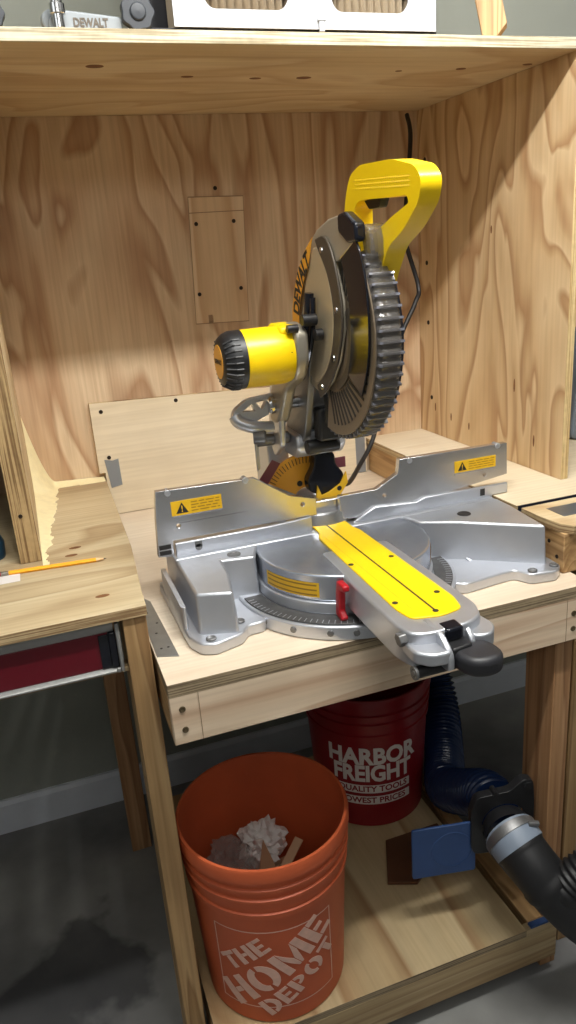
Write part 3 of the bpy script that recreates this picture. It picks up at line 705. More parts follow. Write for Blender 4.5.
bm = bmesh.new(); prism(bm, roundpoly([(0.497, 0.864), (0.498, 0.836), (0.528, 0.838), (0.529, 0.866)], 0.006, 4), 'Z', 1.036, 1.056)
build('thumb_latch', bm, M['blackgloss'], arm, bev=0.004, seg=3)
bm = bmesh.new(); prism(bm, roundpoly([(0.495, 0.860), (0.496, 0.815), (0.532, 0.820), (0.532, 0.860)], 0.006, 4), 'Z', 1.004, 1.036)
build('latch_housing', bm, M['black'], arm, bev=0.003)
bm = bmesh.new(); prism(bm, roundpoly([(0.497, 0.850), (0.499, 0.805), (0.507, 0.785), (0.528, 0.775), (0.552, 0.778), (0.565, 0.795), (0.564, 0.822), (0.545, 0.852)], 0.014, 5), 'Z', 1.002, 1.032)
build('lock_handle', bm, M['grip'], arm, bev=0.010, seg=5, label='black soft grip miter lock handle')
bm = bmesh.new(); prism(bm, [(1.118, 1.030), (1.112, 1.054), (1.082, 1.054), (1.082, 1.043), (1.100, 1.040), (1.104, 1.00), (1.092, 0.990), (1.098, 0.982), (1.122, 0.988)], 'X', 0.428, 0.4405)
bmesh.ops.translate(bm, verts=bm.verts, vec=(0, -0.037, 0))
build('lock_lever', bm, M['redp'], arm, bev=0.003, label='red lever')
# --- rear bevel post, scale, pivot
bm = bmesh.new()
prism(bm, [(1.40, 0.98), (1.40, 1.07), (1.43, 1.16), (1.435, 1.235), (1.505, 1.235), (1.53, 1.10), (1.53, 0.98)], 'X', 0.436, 0.482)
prism(bm, [(1.42, 0.98), (1.42, 1.06), (1.455, 1.10), (1.53, 1.09), (1.53, 0.98)], 'X', 0.482, 0.60)
build('bevel_post', bm, M['cast'], saw, bev=0.005, seg=3)
# bevel scale (yellow quadrant)
bm = bmesh.new(); c0 = (0.505, 1.092)
prism(bm, arc(c0, 0.098, 78, 150, 14)+arc(c0, 0.026, 150, 78, 8), 'Y', 1.408, 1.413)
bsc = build('bevel_scale', bm, M['orange_lab'], saw, bev=0.0006, label='yellow bevel angle scale')
bm = bmesh.new()
for a in range(82, 148, 5):
    t = math.radians(a); u = Vector((math.cos(t), math.sin(t))); w = Vector((-u.y, u.x))*0.0007; p = Vector(c0)
    q4 = [p+u*0.092+w, p+u*0.092-w, p+u*0.078-w, p+u*0.078+w]; prism(bm, [(q.x, q.y) for q in q4], 'Y', 1.4072, 1.4079)
build('scale_marks', bm, M['slot'], bsc)
bm = bmesh.new(); lathe(bm, (0.492, 1.408, 1.128), (0, -1, 0), [(0, 0.006), (0.002, 0.006)], n=14); build('scale_screw', bm, M['slot'], bsc)
bm = bmesh.new(); prism(bm, [(0.405, 1.150), (0.436, 1.188), (0.452, 1.178), (0.420, 1.135)], 'Y', 1.404, 1.4075); build('scale_tab', bm, M['pink'], bsc, bev=0.0005)
# black teardrop cord clamp with yellow pointer
bm = bmesh.new(); prism(bm, roundpoly([(0.534, 1.205), (0.515, 1.188), (0.513, 1.165), (0.498, 1.142), (0.500, 1.118), (0.535, 1.100), (0.575, 1.118), (0.578, 1.145), (0.560, 1.168), (0.560, 1.190)], 0.008, 3), 'Y', 1.372, 1.400)
bk = build('bevel_lock_knob', bm, M['blackgloss'], saw, bev=0.004, seg=3)
bm = bmesh.new(); prism(bm, [(0.512, 1.104), (0.535, 1.093), (0.562, 1.098), (0.583, 1.126), (0.580, 1.150), (0.566, 1.126), (0.540, 1.112)], 'Y', 1.366, 1.371)
prism(bm, [(0.512, 1.104), (0.516, 1.130), (0.524, 1.108)], 'Y', 1.366, 1.371)
build('pointer', bm, M['yellow_lab'], bk, bev=0.0008)
bm = bmesh.new(); lathe(bm, (0.563, 1.366, 1.117), (0, -1, 0), [(0, 0.005), (0.001, 0.005), (0.0012, 0.0001)], n=12); build('pointer_screw', bm, M['slot'], bk)
build('scale_tab', B((0.570, 0.594, 1.40, 1.404, 1.150, 1.172)), M['pink'], saw, bev=0.0006)
# lower pivot casting
bm = bmesh.new()
prism(bm, roundpoly([(1.36, 1.240), (1.352, 1.215), (1.372, 1.192), (1.47, 1.192), (1.50, 1.215), (1.49, 1.245)], 0.008, 3), 'X', 0.474, 0.578)
build('pivot_casting', bm, M['cast'], saw, bev=0.005, seg=3)
for x0, x1, yy, zz, r, nm, mt in ((0.405, 0.472, 1.40, 1.232, 0.012, 'pivot_pin', 'cast_dk'), (0.578, 0.60, 1.40, 1.225, 0.013, 'pivot_pin', 'chrome'), (0.484, 0.55, 1.33, 1.222, 0.014, 'pivot_pin', 'black')):
    bm = bmesh.new(); cyl(bm, (x0, yy, zz), (x1, yy, zz), r, n=20); build(nm, bm, M[mt], saw, bev=0.0015)
# upright links between pivot and head
bm = bmesh.new()
prism(bm, roundpoly([(1.40, 1.195), (1.355, 1.225), (1.350, 1.290), (1.30, 1.345), (1.265, 1.40), (1.30, 1.44), (1.37, 1.40), (1.41, 1.31), (1.43, 1.23)], 0.012, 4), 'X', 0.440, 0.452)
build('head_arm', bm, M['cast'], saw, bev=0.0035, seg=3)
bm = bmesh.new()
prism(bm, roundpoly([(1.40, 1.200), (1.345, 1.235), (1.310, 1.330), (1.28, 1.42), (1.35, 1.44), (1.40, 1.36), (1.45, 1.24)], 0.012, 4), 'X', 0.486, 0.500)
prism(bm, roundpoly([(1.41, 1.225), (1.34, 1.30), (1.30, 1.38), (1.36, 1.40), (1.44, 1.30)], 0.01, 3), 'X', 0.500, 0.56)
build('head_arm', bm, M['cast_dk'], saw, bev=0.0035, seg=3)
bm = bmesh.new(); lathe(bm, (0.425, 1.370, 1.306), (1, 0, 0), [(0, 0.014), (0.004, 0.017), (0.022, 0.017), (0.024, 0.011), (0.066, 0.011), (0.068, 0.016), (0.085, 0.016), (0.087, 0.008), (0.11, 0.008)], n=24)
build('cross_bolt', bm, M['chrome'], saw, smooth=True)
bm = bmesh.new()
tube(bm, smoothpath([(0.512, 1.31, 1.36), (0.520, 1.30, 1.30), (0.512, 1.318, 1.24)], 6), 0.005, n=10); build('return_spring', bm, M['black'], saw, smooth=True)
bm = bmesh.new(); box(bm, 0.502, 0.550, 1.302, 1.335, 1.235, 1.30); build('trigger_box', bm, M['black'], saw, bev=0.006)
# carrying lever: openwork casting, left of pivot
bm = holes_plate(roundpoly([(0.352, 1.288), (0.358, 1.304), (0.385, 1.322), (0.44, 1.327), (0.468, 1.320), (0.468, 1.296), (0.43, 1.290), (0.395, 1.276), (0.366, 1.272)], 0.008, 3),
                 [[(0.374, 1.300), (0.394, 1.313), (0.400, 1.297)], [(0.402, 1.314), (0.426, 1.317), (0.414, 1.298)], [(0.434, 1.317), (0.456, 1.313), (0.452, 1.301), (0.426, 1.300)]],
                 lambda u, v, w: (u, 1.372+w, v), 0.016)
build('bevel_lever', bm, M['cast'], saw, bev=0.0025, seg=2, label='silver openwork bevel lock lever')
bm = bmesh.new(); tube(bm, smoothpath([(0.360, 1.378, 1.292), (0.366, 1.372, 1.280), (0.395, 1.366, 1.268), (0.430, 1.372, 1.262)], 6), lambda s: 0.0125, n=14)
build('lever_boss', bm, M['cast'], saw, smooth=True)
bm = bmesh.new(); lathe(bm, (0.388, 1.362, 1.249), (1, -0.3, 0), [(0, 0.0115), (0.004, 0.013), (0.022, 0.013), (0.026, 0.010)], n=20)
build('lever_knob', bm, M['cast_dk'], saw, smooth=True)
bm = bmesh.new(); prism(bm, [(0.4, 1.235), (0.408, 1.235), (0.408, 1.175), (0.401, 1.17)], 'Y', 1.398, 1.402); build('lever_tang', bm, M['cast'], saw, bev=0.001)
# --- head: blade, guards, motor, handle
GY, GZ = 1.205, 1.447
def smooth2(p): return [(v.x, v.y) for v in smoothpath([(a, b, 0) for a, b in p], 5)]
def gp(r, a): t = math.radians(a); return (GY-r*math.cos(t), GZ+r*math.sin(t))     # angle 0 = towards the viewer, 90 = up
bm = bmesh.new(); pts = []
nt_ = 60
for k in range(nt_):
    a = 360*k/nt_; pts += [gp(0.150, a), gp(0.154, a+0.6), gp(0.150, a+2.4), gp(0.1475, a+3.5)]
prism(bm, pts, 'X', 0.5194, 0.5216)
build('saw_blade', bm, M['steel'], saw)
bm = bmesh.new(); lathe(bm, (0.5220, GY, GZ), (1, 0, 0), [(0, 0.02), (0.018, 0.02)], n=20); build('arbor_washer', bm, M['chrome'], saw, bev=0.001)
# upper guard: metal housing over the rear and top
ug = [(1.376, 1.441), (1.370, 1.483), (1.350, 1.524), (1.320, 1.560), (1.280, 1.590), (1.235, 1.613), (1.185, 1.626), (1.130, 1.630), (1.095, 1.622),
      (1.090, 1.590), (1.120, 1.573), (1.160, 1.585), (1.205, 1.570)]
inner = [gp(0.112, a) for a in (70, 50, 30, 10, -5, -15)]
tail = [(1.130, 1.36), (1.170, 1.335), (1.245, 1.325), (1.300, 1.33), (1.345, 1.36)]
bm = bmesh.new(); prism(bm, [p for p in ug[:9]]+[(1.085, 1.590), (1.125, 1.572), (1.155, 1.560)]+[(1.165, 1.56), (1.140, 1.503), (1.141, 1.456), (1.163, 1.406), (1.200, 1.365), (1.25, 1.335), (1.300, 1.345), (1.345, 1.37), (1.368, 1.40)], 'X', 0.492, 0.498)
# rim wall of the upper guard
outer = [p for p in ug[:9]]
for i in range(len(outer)-4):
    a, b2 = outer[i], outer[i+1]; c_ = Vector((GY, GZ))
    va = Vector(a); vb = Vector(b2); ia = va+(c_-va).normalized()*0.005; ib = vb+(c_-vb).normalized()*0.005
    prism(bm, [tuple(va), tuple(vb), tuple(ib), tuple(ia)], 'X', 0.498, 0.548)
upg = build('upper_guard', bm, M['guard_grey'], saw, bev=0.003, seg=3)
# raised cover plate
bm = bmesh.new(); prism(bm, roundpoly([(1.245, 1.588), (1.222, 1.580), (1.188, 1.541), (1.170, 1.486), (1.181, 1.429), (1.213, 1.384), (1.262, 1.352), (1.31, 1.37), (1.325, 1.42), (1.318, 1.47), (1.288, 1.54)], 0.02, 4), 'X', 0.488, 0.4925)
build('cover_plate', bm, M['guard_cover'], upg, bev=0.002)
# sticker crescent with lettering on the rear edge of the guard
cr_o = [(1.366, 1.437), (1.360, 1.478), (1.342, 1.517), (1.312, 1.553), (1.276, 1.582), (1.238, 1.602)]
cr_i = [(1.246, 1.590), (1.262, 1.562), (1.296, 1.527), (1.322, 1.488), (1.334, 1.440)]
bm = bmesh.new(); prism(bm, cr_o+cr_i, 'X', 0.4845, 0.4855)
stk = build('brand_sticker', bm, M['orange_lab'], upg, label='curved yellow sticker')
def ongard(u, v, w):
    # letters run up the rear edge of the guard
    L_ = 0.128; t = (u/L_)+0.5
    a = math.radians(168-(t)*52); r = 0.134+v
    return (0.4843-w, GY-r*math.cos(a), GZ+r*math.sin(a))
build('lettering', text_bm('DEWALT', 0.040, ongard, bold=0.0014, sx=0.82, cut=0.006, depth=0.0004), M['slot'], stk)
# bracket slot lever in front of cover
bm = bmesh.new(); tube(bm, smoothpath([(0.483, 1.262, 1.512), (0.481, 1.268, 1.47), (0.480, 1.285, 1.43), (0.478, 1.30, 1.39), (0.475, 1.315, 1.36)], 8), 0.009, n=12)
tube(bm, smoothpath([(0.480, 1.240, 1.505), (0.479, 1.245, 1.46), (0.479, 1.262, 1.42), (0.478, 1.285, 1.385)], 8), 0.005, n=10)
build('guard_link', bm, M['blackgloss'], upg, smooth=True)
# lower guard: slotted side disc and ribbed smoky rim
GY, GZ = 1.212, 1.443
RO = 0.172
bm = bmesh.new(); A0, A1 = -103, 58
prism(bm, [gp(RO, A0+(A1-A0)*k/48) for k in range(49)]+[gp(0.060, A1-(A1-A0)*k/20) for k in range(21)], 'X', 0.4985, 0.5015)
lg = build('lower_guard', bm, M['taupe'], saw, bev=0.0008)
bm = bmesh.new(); n = 27
for k in range(n):
    a = A0+4+(A1-A0-8)*k/(n-1)
    t = math.radians(a+22); r0, r1 = 0.098, 0.155
    p0 = Vector(gp(r0, a)); p1 = Vector(gp(r1, a+9)); d = (p1-p0).normalized(); w = Vector((-d.y, d.x))*0.0027
    prism(bm, [tuple(p0+w), tuple(p1+w*0.8), tuple(p1-w*0.8), tuple(p0-w)], 'X', 0.4975, 0.4984)
build('vent_slots', bm, M['slot'], lg)
bm = bmesh.new(); prism(bm, [gp(0.094, a) for a in range(-75, 31, 5)]+[gp(0.080, a) for a in range(30, -76, -5)], 'X', 0.4955, 0.4970)
build('inner_band', bm, M['brk'], lg)
# dark curved bracket with screws
bm = bmesh.new(); prism(bm, smooth2([(1.236, 1.598), (1.190, 1.600), (1.158, 1.562), (1.137, 1.503), (1.139, 1.456), (1.161, 1.406), (1.198, 1.364), (1.25, 1.330)])+smooth2([(1.262, 1.352), (1.213, 1.384), (1.181, 1.429), (1.170, 1.486), (1.188, 1.541), (1.222, 1.580)]), 'X', 0.4865, 0.4915)
br = build('guard_bracket', bm, M['brk'], saw, bev=0.002, label='dark curved bracket with screws')
bm = bmesh.new(); prism(bm, smooth2([(1.195, 1.606), (1.13, 1.607), (1.085, 1.590), (1.058, 1.54), (1.050, 1.47), (1.058, 1.41), (1.085, 1.355)])+smooth2([(1.135, 1.385), (1.120, 1.43), (1.118, 1.49), (1.140, 1.56), (1.165, 1.590)]), 'X', 0.4930, 0.4965)
build('upper_shield', bm, M['blackgloss'], saw, bev=0.001, label='glossy black curved shield')
bm = bmesh.new()
for p in ((1.205, 1.580), (1.155, 1.487), (1.176, 1.408), (1.235, 1.352)):
    lathe(bm, (0.4865, p[0], p[1]), (-1, 0, 0), [(0, 0.0052), (0.002, 0.0048), (0.002, 0.0001)], n=14)
build('bracket_screws', bm, M['chrome'], br)
# ribbed rim
def rim_pt(r, a, x): q = gp(r, a); return (x, q[0], q[1])
bm = bmesh.new(); na = 200; xs = [0.5016, 0.509, 0.537, 0.546]; drs = [0.0, 0.006, 0.006, -0.004]
rings = []
R0, R1 = -104, 48
pitch = 5.6
for k in range(na+1):
    a = R0+(R1-R0)*k/na; ph = ((a-R0)/pitch) % 1.0; rib = 0.0045*(0.5-0.5*math.cos(2*PI*ph))**0.6
    rings.append([bm.verts.new(rim_pt(RO-0.002+drs[j]+(rib if j in (1, 2) else rib*0.4), a, xs[j])) for j in range(4)]+[bm.verts.new(rim_pt(RO-0.0045, a, xs[3])), bm.verts.new(rim_pt(RO-0.005, a, xs[0]))])
for k in range(na):
    for j in range(6):
        j2 = (j+1) % 6; bm.faces.new((rings[k][j], rings[k][j2], rings[k+1][j2], rings[k+1][j]))
bm.faces.new(rings[0]); bm.faces.new(rings[-1][::-1])
build('ribbed_rim', bm, M['smoke'], lg, smooth=True, ang=50, label='smoky clear ribbed rim')
bm = bmesh.new()
for k in range(int((R1-R0)/pitch)):
    a = R0+pitch*(k+0.5); 
    q0 = [rim_pt(RO+0.0075, a-0.6, 0.503), rim_pt(RO+0.0075, a+0.6, 0.503), rim_pt(RO+0.0075, a+0.6, 0.545), rim_pt(RO+0.0075, a-0.6, 0.545)]
    q1 = [rim_pt(RO-0.001, a-0.6, 0.503), rim_pt(RO-0.001, a+0.6, 0.503), rim_pt(RO-0.001, a+0.6, 0.545), rim_pt(RO-0.001, a-0.6, 0.545)]
    v0 = [bm.verts.new(p) for p in q0]; v1 = [bm.verts.new(p) for p in q1]
    bm.faces.new(v0)
    for i in range(4): bm.faces.new((v0[i], v1[i], v1[(i+1) % 4], v0[(i+1) % 4]))
build('rim_ribs', bm, M['rib'], lg)
# right side plate of the lower guard
bm = bmesh.new(); prism(bm, [gp(RO-0.004, A0+(A1-A0)*k/48) for k in range(49)]+[gp(0.060, A1-(A1-A0)*k/20) for k in range(21)], 'X', 0.5465, 0.549)
build('guard_side', bm, M['smoke_dk'], lg)
# clear top window of the rim and hinge block
bm = bmesh.new(); prism(bm, [(1.112, 1.606), (1.088, 1.612), (1.070, 1.606), (1.064, 1.59), (1.064, 1.565), (1.074, 1.550), (1.090, 1.565), (1.096, 1.595)], 'X', 0.508, 0.543)
build('rim_window', bm, M['smoke'], lg, bev=0.004, seg=3, label='clear smooth window at the top of the rim')
bm = bmesh.new(); prism(bm, roundpoly([(1.142, 1.630), (1.116, 1.633), (1.076, 1.614), (1.074, 1.588), (1.108, 1.586), (1.142, 1.604)], 0.006, 3), 'X', 0.489, 0.507)
build('hinge_block', bm, M['blackgloss'], saw, bev=0.005, seg=3)
# motor
MYc, MZ = 1.268, 1.412
bm = bmesh.new(); lathe(bm, (0.352, MYc, MZ), (1, 0, 0), [(0, 0.0490), (0.001, 0.0500), (0.05, 0.0505), (0.075, 0.0500), (0.085, 0.047)], n=40)
mo = build('motor_housing', bm, M['yellow'], saw, smooth=True, ang=40, label='yellow motor housing')
bm = bmesh.new(); prof = [(-0.002, 0.0503), (-0.022, 0.0500), (-0.032, 0.0460), (-0.040, 0.0390), (-0.042, 0.031)]
lathe(bm, (0.354, MYc, MZ), (1, 0, 0), prof, n=40)
for k in range(30):
    a = 2*PI*k/30; c_, s_ = math.cos(a), math.sin(a)
    if s_ > 0.75: continue
    for t0, r0, t1, r1 in ((-0.012, 0.0503, -0.024, 0.0498), (-0.024, 0.0498, -0.039, 0.0415)):
        tube(bm, [(0.354+t0, MYc+c_*r0, MZ+s_*r0), (0.354+t1, MYc+c_*r1, MZ+s_*r1)], 0.0019, n=6)
build('end_cap', bm, M['black'], mo, smooth=True, ang=40, label='ribbed black motor end cap')
bm = bmesh.new(); lathe(bm, (0.3122, MYc, MZ), (-1, 0, 0), [(0, 0.029), (0.001, 0.029), (0.0012, 0.0001)], n=32)
bd = build('end_badge', bm, M['orange_lab'], mo)
bm = text_bm('DEWALT', 0.011, lambda u, v, w: (0.3108-w, MYc-u, MZ+v), bold=0.0003, depth=0.0003)
build('lettering', bm, M['slot'], bd)
bm = bmesh.new(); prism(bm, roundpoly([(1.235, 1.445), (1.235, 1.462), (1.30, 1.466), (1.315, 1.45), (1.30, 1.43)], 0.008, 3), 'X', 0.415, 0.452)
build('gear_housing', bm, M['yellow'], saw, bev=0.006, seg=3, label='yellow gear housing ridge')
bm = bmesh.new(); prism(bm, roundpoly([(1.222, 1.455), (1.27, 1.468), (1.325, 1.455), (1.345, 1.40), (1.405, 1.30), (1.40, 1.265), (1.355, 1.27), (1.30, 1.345), (1.245, 1.368), (1.222, 1.40)], 0.015, 4), 'X', 0.4372, 0.462)
build('gear_case', bm, M['gear'], saw, bev=0.007, seg=4, label='grey cast gear case and arm')
for p0, p1, rr in (((0.425, 1.228, 1.458), (0.445, 1.228, 1.458), 0.007), ((0.452, 1.225, 1.470), (0.478, 1.225, 1.470), 0.010), ((0.470, 1.215, 1.445), (0.484, 1.215, 1.445), 0.010)):
    bm = bmesh.new(); cyl(bm, p0, p1, rr, n=16); build('housing_bolt', bm, M['black'], saw, bev=0.001)
bm = bmesh.new(); box(bm, 0.356, 0.430, MYc-0.0492, MYc-0.0482, MZ+0.0075, MZ+0.0085); build('motor_seam', bm, M['slot'], mo)
# D handle
ho = roundpoly([(1.212, 1.60), (1.190, 1.668), (1.172, 1.695), (1.135, 1.706), (1.03, 1.701), (0.964, 1.686), (0.944, 1.668), (0.952, 1.640), (0.994, 1.608), (1.045, 1.585), (1.080, 1.54), (1.13, 1.44), (1.18, 1.44), (1.18, 1.55)], 0.014, 4)
hh = roundpoly([(1.160, 1.608), (1.160, 1.645), (1.145, 1.655), (1.12, 1.656), (1.04, 1.652), (0.985, 1.650), (0.980, 1.640), (1.03, 1.626), (1.090, 1.606)], 0.006, 3)
bm = holes_plate(ho, [hh], lambda u, v, w: (0.529+w, u+0.004, v-0.008), 0.032)
hd = build('handle', bm, M['yellow'], saw, bev=0.009, seg=4, label='large yellow D-shaped handle')
bm = bmesh.new(); prism(bm, roundpoly([(1.154, 1.656), (1.082, 1.652), (1.094, 1.634), (1.129, 1.634)], 0.004, 3), 'X', 0.538, 0.552)
build('trigger', bm, M['black'], hd, bev=0.003)
bm = bmesh.new()
for k in range(26):
    t = k/25; y = 1.154-0.170*t; z = 1.6815-0.012*t
    for j in range(3):
        lathe(bm, (0.5292, y, z-0.006*j-0.004), (-1, 0, 0), [(0, 0.0018), (0.0008, 0.0011)], n=6)
build('grip_dots', bm, M['yellow'], hd)

# power cord hanging down behind the saw
bm = bmesh.new()
cp = smoothpath([(1.045, 1.945, 1.900), (1.030, 1.90, 1.84), (1.00, 1.87, 1.70), (0.955, 1.80, 1.60), (0.980, 1.78, 1.48), (0.960, 1.76, 1.44), (0.905, 1.74, 1.36), (0.850, 1.74, 1.22), (0.800, 1.70, 1.12), (0.730, 1.64, 1.07), (0.665, 1.56, 1.060), (0.612, 1.505, 1.088), (0.606, 1.47, 1.100)], 10)
tube(bm, cp, 0.0058, n=12)
q = build('power_cord', bm, M['rubber'], smooth=True); tag(q, 'black power cord hanging from the top shelf corner to behind the saw', 'cord')

# ------------------------------------------------------------------ things on the top shelf
SZ = 1.9252
SA = 1.9270
ac = thing('air_filter_box', (0.55, 1.45, SA), 'white pleated air filter in a black metal box on the top shelf', 'air filter')
X0, X1 = 0.276, 0.793
bm = bmesh.new(); box(bm, X0, X1, 1.360, 1.50, SA, SA+0.006); box(bm, X0, X0+0.005, 1.360, 1.50, SA+0.006, SA+0.43); box(bm, X1-0.005, X1, 1.360, 1.50, SA+0.006, SA+0.43)
box(bm, X0, X1, 1.360, 1.50, SA+0.43, SA+0.436); box(bm, X0, X1, 1.50, 1.504, SA, SA+0.436); build('metal_box', bm, M['black_box'], ac, bev=0.001)
fx0, fx1, fz0, fz1 = 0.3160, 0.7885, SA+0.0065, SA+0.429
holes = []
for sgn in (0, 1):
    w0 = fx0+0.048+sgn*0.222; 
    for zb in (0.026, 0.118, 0.218, 0.318):
        z = fz0+zb
        holes.append(roundpoly([(w0+0.012, z), (w0+0.138, z), (w0+0.152, z+0.022), (w0+0.115, z+0.062), (w0+0.04, z+0.062), (w0, z+0.022)], 0.012, 4))
bm = holes_plate([(fx0, fz0), (fx1, fz0), (fx1, fz1), (fx0, fz1)], holes, lambda u, v, w: (u, 1.354+w, v), 0.003)
build('filter_frame', bm, M['filterw'], ac)
bm = bmesh.new(); npl = 34
for k in range(npl):
    xa = fx0+(fx1-fx0)*k/npl; xb = fx0+(fx1-fx0)*(k+1)/npl; xm = (xa+xb)/2
    v = [bm.verts.new(p) for p in ((xa, 1.400, fz0), (xm, 1.362, fz0), (xb, 1.400, fz0), (xb, 1.400, fz1), (xm, 1.362, fz1), (xa, 1.400, fz1))]
    bm.faces.new((v[0], v[1], v[4], v[5])); bm.faces.new((v[1], v[2], v[3], v[4]))
build('filter_pleats', bm, M['pleat'], ac)
bm = bmesh.new(); box(bm, 0.5635, 0.573, 1.349, 1.3525, SA+0.002, SA+0.028); box(bm, 0.561, 0.5755, 1.3475, 1.3535, SA+0.018, SA+0.023); build('clip', bm, M['cast'], ac, bev=0.0008)

ck = thing('stop_clamp', (0.19, 1.36, SZ), 'grey metal saw clamp with steel rod and star knob on the top shelf', 'clamp')
bm = bmesh.new(); prism(bm, roundpoly([(0.122, SZ), (0.235, SZ), (0.235, SZ+0.022), (0.150, SZ+0.030), (0.122, SZ+0.018)], 0.006, 3), 'Y', 1.362, 1.380)
build('plate', bm, M['grey_tool'], ck, bev=0.003, seg=3)
build('lettering', text_bm('DEWALT', 0.0165, lambda u, v, w: (0.186+u, 1.3615-w, SZ+0.0125+v), bold=0.0006, sx=0.80, depth=0.0006), M['brk'], ck)
bm = bmesh.new(); lathe(bm, (0.128, 1.380, SZ+0.016), (0.3, -1, 0), [(0, 0.017), (0.008, 0.017), (0.010, 0.015)], n=28)
for v in bm.verts: v.co.z = max(v.co.z, SZ+0.0002)
build('round_foot', bm, M['grey_tool'], ck, smooth=True, ang=40)
bm = bmesh.new(); cyl(bm, (0.137, 1.350, SZ+0.001), (0.137, 1.350, SZ+0.09), 0.0085, n=24); cyl(bm, (0.137, 1.350, SZ+0.020), (0.137, 1.350, SZ+0.034), 0.0115, n=24)
build('rod', bm, M['chrome'], ck, bev=0.0008)
def star(name, c, r, parent=None, axis='Y', th=0.016, lobes=7):
    pts = []
    for k in range(lobes*8):
        a = 2*PI*k/(lobes*8); rr = r*(0.95+0.05*math.cos(lobes*a)); pts.append((c[0]+rr*math.cos(a), c[2]+rr*math.sin(a)))
    bm = bmesh.new(); prism(bm, pts, 'Y', c[1], c[1]+th); lathe(bm, (c[0], c[1], c[2]), (0, -1, 0), [(0, r*0.5), (0.003, r*0.45), (0.004, 0.0001)], n=20)
    return build(name, bm, M['grip2'], parent, bev=0.003)
M['grip2'] = plain('charcoal_knob_plastic', (40,44,50), 0.45)
star('star_knob', (0.259, 1.350, SZ+0.0265), 0.027, ck)
k2 = star('star_knob', (0.040, 1.352, SZ+0.0205), 0.021); tag(k2, 'black star knob at the far left of the top shelf', 'knob')
bm = bmesh.new(); prism(bm, [(0, 0), (0.026, 0), (0.046, 0.014), (0.046, 0.30), (0, 0.30)], 'Y', 0, 0.036)
bmesh.ops.rotate(bm, verts=bm.verts, cent=(0, 0, 0), matrix=Matrix.Rotation(math.radians(-13), 3, 'Y')); bmesh.ops.rotate(bm, verts=bm.verts, cent=(0, 0, 0), matrix=Matrix.Rotation(math.radians(-35), 3, 'Z'))
zmin = min(v.co.z for v in bm.verts)
bmesh.ops.translate(bm, verts=bm.verts, vec=(0.900, 1.375, SZ-zmin))
q = build('wood_stick', bm, M['pine_z'], bev=0.001); tag(q, 'short wooden stick leaning above the right of the top shelf', 'wood')

# ------------------------------------------------------------------ buckets on the lower shelf
def bucket(root, c, h, rt, rb_, mt, th=0.004):
    bm = bmesh.new(); x, y, z = c
    prof = [(0, 0.0001), (0, rb_-0.006), (0.004, rb_)]
    k = lambda t: rb_+(rt-rb_)*t/h
    prof += [(h*0.70, k(h*0.70)), (h*0.705, k(h*0.705)+0.004), (h*0.735, k(h*0.735)+0.0045), (h*0.74, k(h*0.74)+0.001),
             (h*0.80, k(h*0.80)+0.001), (h*0.805, k(h*0.805)+0.0055), (h*0.822, k(h*0.822)+0.0055), (h*0.828, k(h*0.828)+0.001),
             (h*0.862, k(h*0.862)+0.001), (h*0.867, k(h*0.867)+0.0055), (h*0.884, k(h*0.884)+0.0055), (h*0.890, k(h*0.890)+0.001),
             (h*0.925, k(h*0.925)+0.001), (h*0.93, k(h)+0.0055), (h*0.985, k(h)+0.0060), (h, k(h)+0.0035), (h, k(h)-0.002),
             (h*0.985, k(h)-0.004), (h*0.03, rb_-0.004), (0.008, rb_-0.01), (0.008, 0.0001)]
    lathe(bm, c, (0, 0, 1), prof, n=72, cap=(False, False))
    return build('bucket_body', bm, mt, root, smooth=True, ang=50)
def on_bucket(c, h, rt, rb_, a_mid, z_mid, lift=0.0006):
    def f(u, v, w):
        z = z_mid+v; r = rb_+(rt-rb_)*(z-c[2])/h+lift+w; a = math.radians(a_mid)+u/r
        return (c[0]+r*math.cos(a), c[1]+r*math.sin(a), z)
    return f
oc = (0.289, 1.190, 0.1495); oh, ort, orb = 0.402, 0.166, 0.144
ob = thing('orange_bucket', oc, 'orange plastic bucket standing at the front of the lower shelf', 'bucket')
bucket(ob, oc, oh, ort, orb, M['orange'])
AM = -104
pl = on_bucket(oc, oh, ort, orb, AM, oc[2]+0.147)
bm = bmesh.new(); s = 0.122; sv = 0.102; t_ = 0.0026
def strip(bm, u0, u1, v0, v1, n=16):
    top = []; bot = []
    for k in range(n+1):
        u = u0+(u1-u0)*k/n; top.append(bm.verts.new(pl(u, v1, 0.0003))); bot.append(bm.verts.new(pl(u, v0, 0.0003)))
    for k in range(n): bm.faces.new((bot[k], bot[k+1], top[k+1], top[k]))
strip(bm, -s, s, sv-t_, sv); strip(bm, -s, s, -sv, -sv+t_); strip(bm, -s, -s+t_, -sv, sv, 1); strip(bm, s-t_, s, -sv, sv, 1)
logo = build('printed_logo', bm, M['faded'], ob, label='worn white printed square logo')
def diag(cu, cv, ang=39):
    a = math.radians(ang); ca, sa = math.cos(a), math.sin(a)
    def f(u, v, w):
        uu = u+v*0.0; return pl(cu+uu*ca-v*sa, cv+uu*sa+v*ca, w)
    return f
def ring_arc(x, y, rx, ry, t, a0, a1, n=10):
    P_ = [math.radians(a0+(a1-a0)*k/n) for k in range(n+1)]
    return [[(x+rx*math.cos(P_[k]), y+ry*math.sin(P_[k])), (x+rx*math.cos(P_[k+1]), y+ry*math.sin(P_[k+1])), (x+(rx-t)*math.cos(P_[k+1]), y+(ry-t*0.7)*math.sin(P_[k+1])), (x+(rx-t)*math.cos(P_[k]), y+(ry-t*0.7)*math.sin(P_[k]))] for k in range(n)]
def rc_(x0, y0, x1, y1): return [(x0, y0), (x1, y0), (x1, y1), (x0, y1)]
